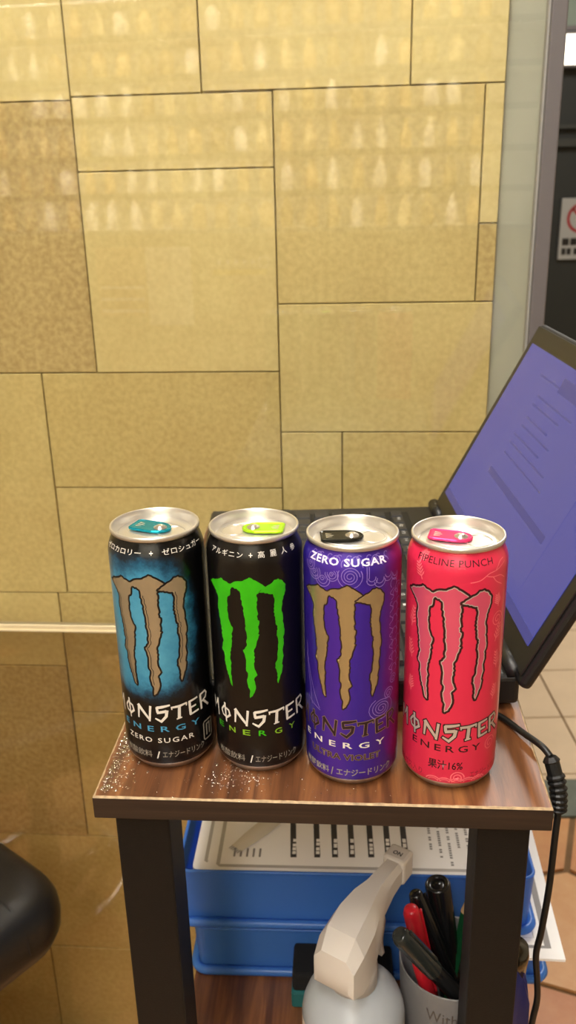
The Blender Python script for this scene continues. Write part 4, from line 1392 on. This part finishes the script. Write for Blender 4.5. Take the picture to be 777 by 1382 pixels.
tube(bm, spline([(0.080, -0.1505, 0.462), (0.080, -0.146, 0.487), (0.080, -0.130, 0.505), (0.080, -0.112, 0.5105), (0.080, -0.07, 0.512), (0.080, 0.07, 0.512)], 6), 0.0016, 6)
obj('stitched_seam', bm, M_leather, sc, True)
obj('seat_plate', bx(-0.09, 0.09, -0.09, 0.09, 0.412, 0.4255, bevel=0.003), M_leg, sc)
bm = bmesh.new(); lathe(bm, [(0.014, 0.412), (0.014, 0.22), (0.025, 0.22), (0.025, 0.055), (0, 0.055)], 24)
obj('gas_lift', bm, M_leg, sc, True)
bm = bmesh.new()
pts = [(0.13 * math.cos(2 * PI * k / 48), 0.13 * math.sin(2 * PI * k / 48), 0.145) for k in range(49)]
tube(bm, pts, 0.008, 10, False)
fr = obj('foot_ring', bm, M_chrome, sc, True)
for k in range(3):
    an = R(20 + 120 * k); bm = bmesh.new()
    tube(bm, [(0.022 * math.cos(an), 0.022 * math.sin(an), 0.150), (0.13 * math.cos(an), 0.13 * math.sin(an), 0.145)], 0.006, 10)
    obj('spoke', bm, M_chrome, fr, True)
for k in range(5):
    an = R(72 * k + 10); c_, s_ = math.cos(an), math.sin(an)
    bm = bmesh.new()
    tube(bm, [(0.01 * c_, 0.01 * s_, 0.085), (0.12 * c_, 0.12 * s_, 0.075), (0.200 * c_, 0.200 * s_, 0.062)], [0.016, 0.013, 0.010], 10)
    lg = obj('base_arm', bm, M_leg, sc, True)
    bm = bmesh.new()
    for s in (-1, 1):
        tube(bm, [(0.200 * c_ - s_ * 0.006 * s, 0.200 * s_ + c_ * 0.006 * s, 0.0255), (0.200 * c_ - s_ * 0.020 * s, 0.200 * s_ + c_ * 0.020 * s, 0.0255)], 0.0250, 16)
    tube(bm, [(0.200 * c_, 0.200 * s_, 0.020), (0.200 * c_, 0.200 * s_, 0.060)], 0.006, 8)
    obj('caster', bm, M_cable, lg)

# ------------------------------------------------------------------ lit display case across the room (its image floats in the glass)
dc = thing('display_case', 'tall white display case with lit shelves across the room', 'case', (-0.62, -2.20, 0))
M_casew = mat('case_white', (232, 228, 216), 0.6)
M_caseg = mat('case_grey', (150, 146, 136), 0.6)
HX = 1.18
obj('cabinet', bx(-HX, HX, -0.02, 0.30, 0, 1.06, bevel=0.004), mat('cabinet_front', (176, 158, 120), 0.6), dc)
obj('back_panel', bx(-HX, HX, -0.02, 0.0, 1.0605, 2.26), M_casew, dc)
for sx in (-1, 1):
    obj('side_panel', bx(sx * HX - 0.015, sx * HX + 0.015, 0.0005, 0.30, 1.0605, 2.26), M_caseg, dc)
PITCH = 0.148
M_strip = mat('led_strip', (255, 248, 232), 0.5, emit=17.0)
shelf_z = [1.065 + PITCH * k for k in range(8)]
for k, z in enumerate(shelf_z):
    sh_ = obj('shelf', bx(-HX + 0.016, HX - 0.016, 0.0005, 0.285, z - 0.004, z + 0.010), M_casew, dc)
    obj('front_lip', bx(-HX + 0.016, HX - 0.016, 0.2855, 0.2895, z - 0.013, z + 0.012), M_caseg, sh_)
    if k:
        obj('light_strip', bx(-HX + 0.03, HX - 0.03, 0.264, 0.284, z - 0.010, z - 0.0045), M_strip, sh_)
rb = random.Random(3)
cols = [(216, 196, 150), (190, 160, 104), (226, 220, 204), (168, 140, 92), (210, 178, 120), (150, 128, 90), (232, 226, 210)]
bmats = [mat('bottle_%s' % 'tan cream ivory'.split()[i % 3], c, 0.4) for i, c in enumerate(cols)]
bot_me = []
for q in range(3):
    bm = bmesh.new(); hgt = (0.118, 0.104, 0.112)[q]; r_ = (0.026, 0.030, 0.023)[q]
    lathe(bm, [(0, 0), (r_ * .95, 0), (r_, 0.004), (r_, hgt * (0.58, 0.8, 0.5)[q]), (r_ * (0.5, 0.75, 0.4)[q], hgt * 0.85), (r_ * 0.45, hgt * 0.95), (r_ * 0.45, hgt), (0, hgt)], 16)
    for f in bm.faces: f.smooth = True
    for m in bmats:
        me = bpy.data.meshes.new('display_bottle'); bm.to_mesh(me); me.materials.append(m); bot_me.append(me)
    bm.free()
for k, z in enumerate(shelf_z[:-1]):
    kind = rb.randrange(3)
    n_ = 22
    for i in range(n_):
        if rb.random() < 0.25: kind = rb.randrange(3)
        ci = rb.randrange(len(bmats))
        o = bpy.data.objects.new('display_bottle', bot_me[kind * len(bmats) + ci]); C.objects.link(o)
        o.location = (-0.62 - HX + 0.075 + i * 0.0965 + rb.uniform(-.008, .008), -2.20 + 0.19, z + 0.0105)
        tag(o, '%s %s bottle on the %s lit shelf from the top of the display case' % (('sandy', 'tan', 'ivory', 'brown', 'amber', 'dark olive', 'white')[ci], ('tapered', 'squat', 'slender')[kind], ('bottom', 'sixth', 'fifth', 'fourth', 'third', 'second', 'first')[k]) if k else '%s %s bottle on the lowest lit shelf of the display case' % (('sandy', 'tan', 'ivory', 'brown', 'amber', 'dark olive', 'white')[ci], ('tapered', 'squat', 'slender')[kind]), 'bottle', 'bottles on the display case shelves')
# notices on the cabinet front
pA = thing('poster', 'plain pale poster on the display case cabinet', 'poster', (-0.976, -1.8995, 0.843))
obj('sheet', bx(-0.10, 0.10, 0, 0.002, -0.165, 0.165), mat('poster_white', (240, 236, 222), 0.6), pA)
pB = thing('poster', 'tan poster with ring and yellow bar on the cabinet', 'poster', (-0.66, -1.8995, 0.815))
obj('sheet', bx(-0.135, 0.135, 0, 0.002, -0.16, 0.16), mat('poster_tan', (196, 182, 140), 0.6), pB)
bm = bmesh.new(); ribbon(bm, [(0.10 + 0.022 * math.cos(2 * PI * k / 24), 0.128 + 0.022 * math.sin(2 * PI * k / 24)) for k in range(25)], 0.006)
for k in range(5):
    ribbon(bm, [(0.045 - k * 0.036, 0.128), (0.061 - k * 0.036, 0.128)], 0.018)
obj('emblem', stand(bm, 0.0026), M_paper, pB)
obj('yellow_bar', bx(-0.12, 0.11, 0.0021, 0.0027, 0.075, 0.097), mat('poster_yellow', (244, 220, 90), 0.6), pB)
pC = thing('poster', 'reddish tan poster with pale lines on the cabinet', 'poster', (-1.19, -1.8995, 0.86))
obj('sheet', bx(-0.11, 0.11, 0, 0.002, -0.145, 0.145), mat('poster_red_tan', (206, 160, 116), 0.6), pC)
bm = bmesh.new()
for k in range(3):
    ribbon(bm, [(-0.10, -0.02 - 0.05 * k), (0.10, -0.02 - 0.05 * k)], 0.012)
obj('pale_lines', stand(bm, 0.0026), M_paper, pC)
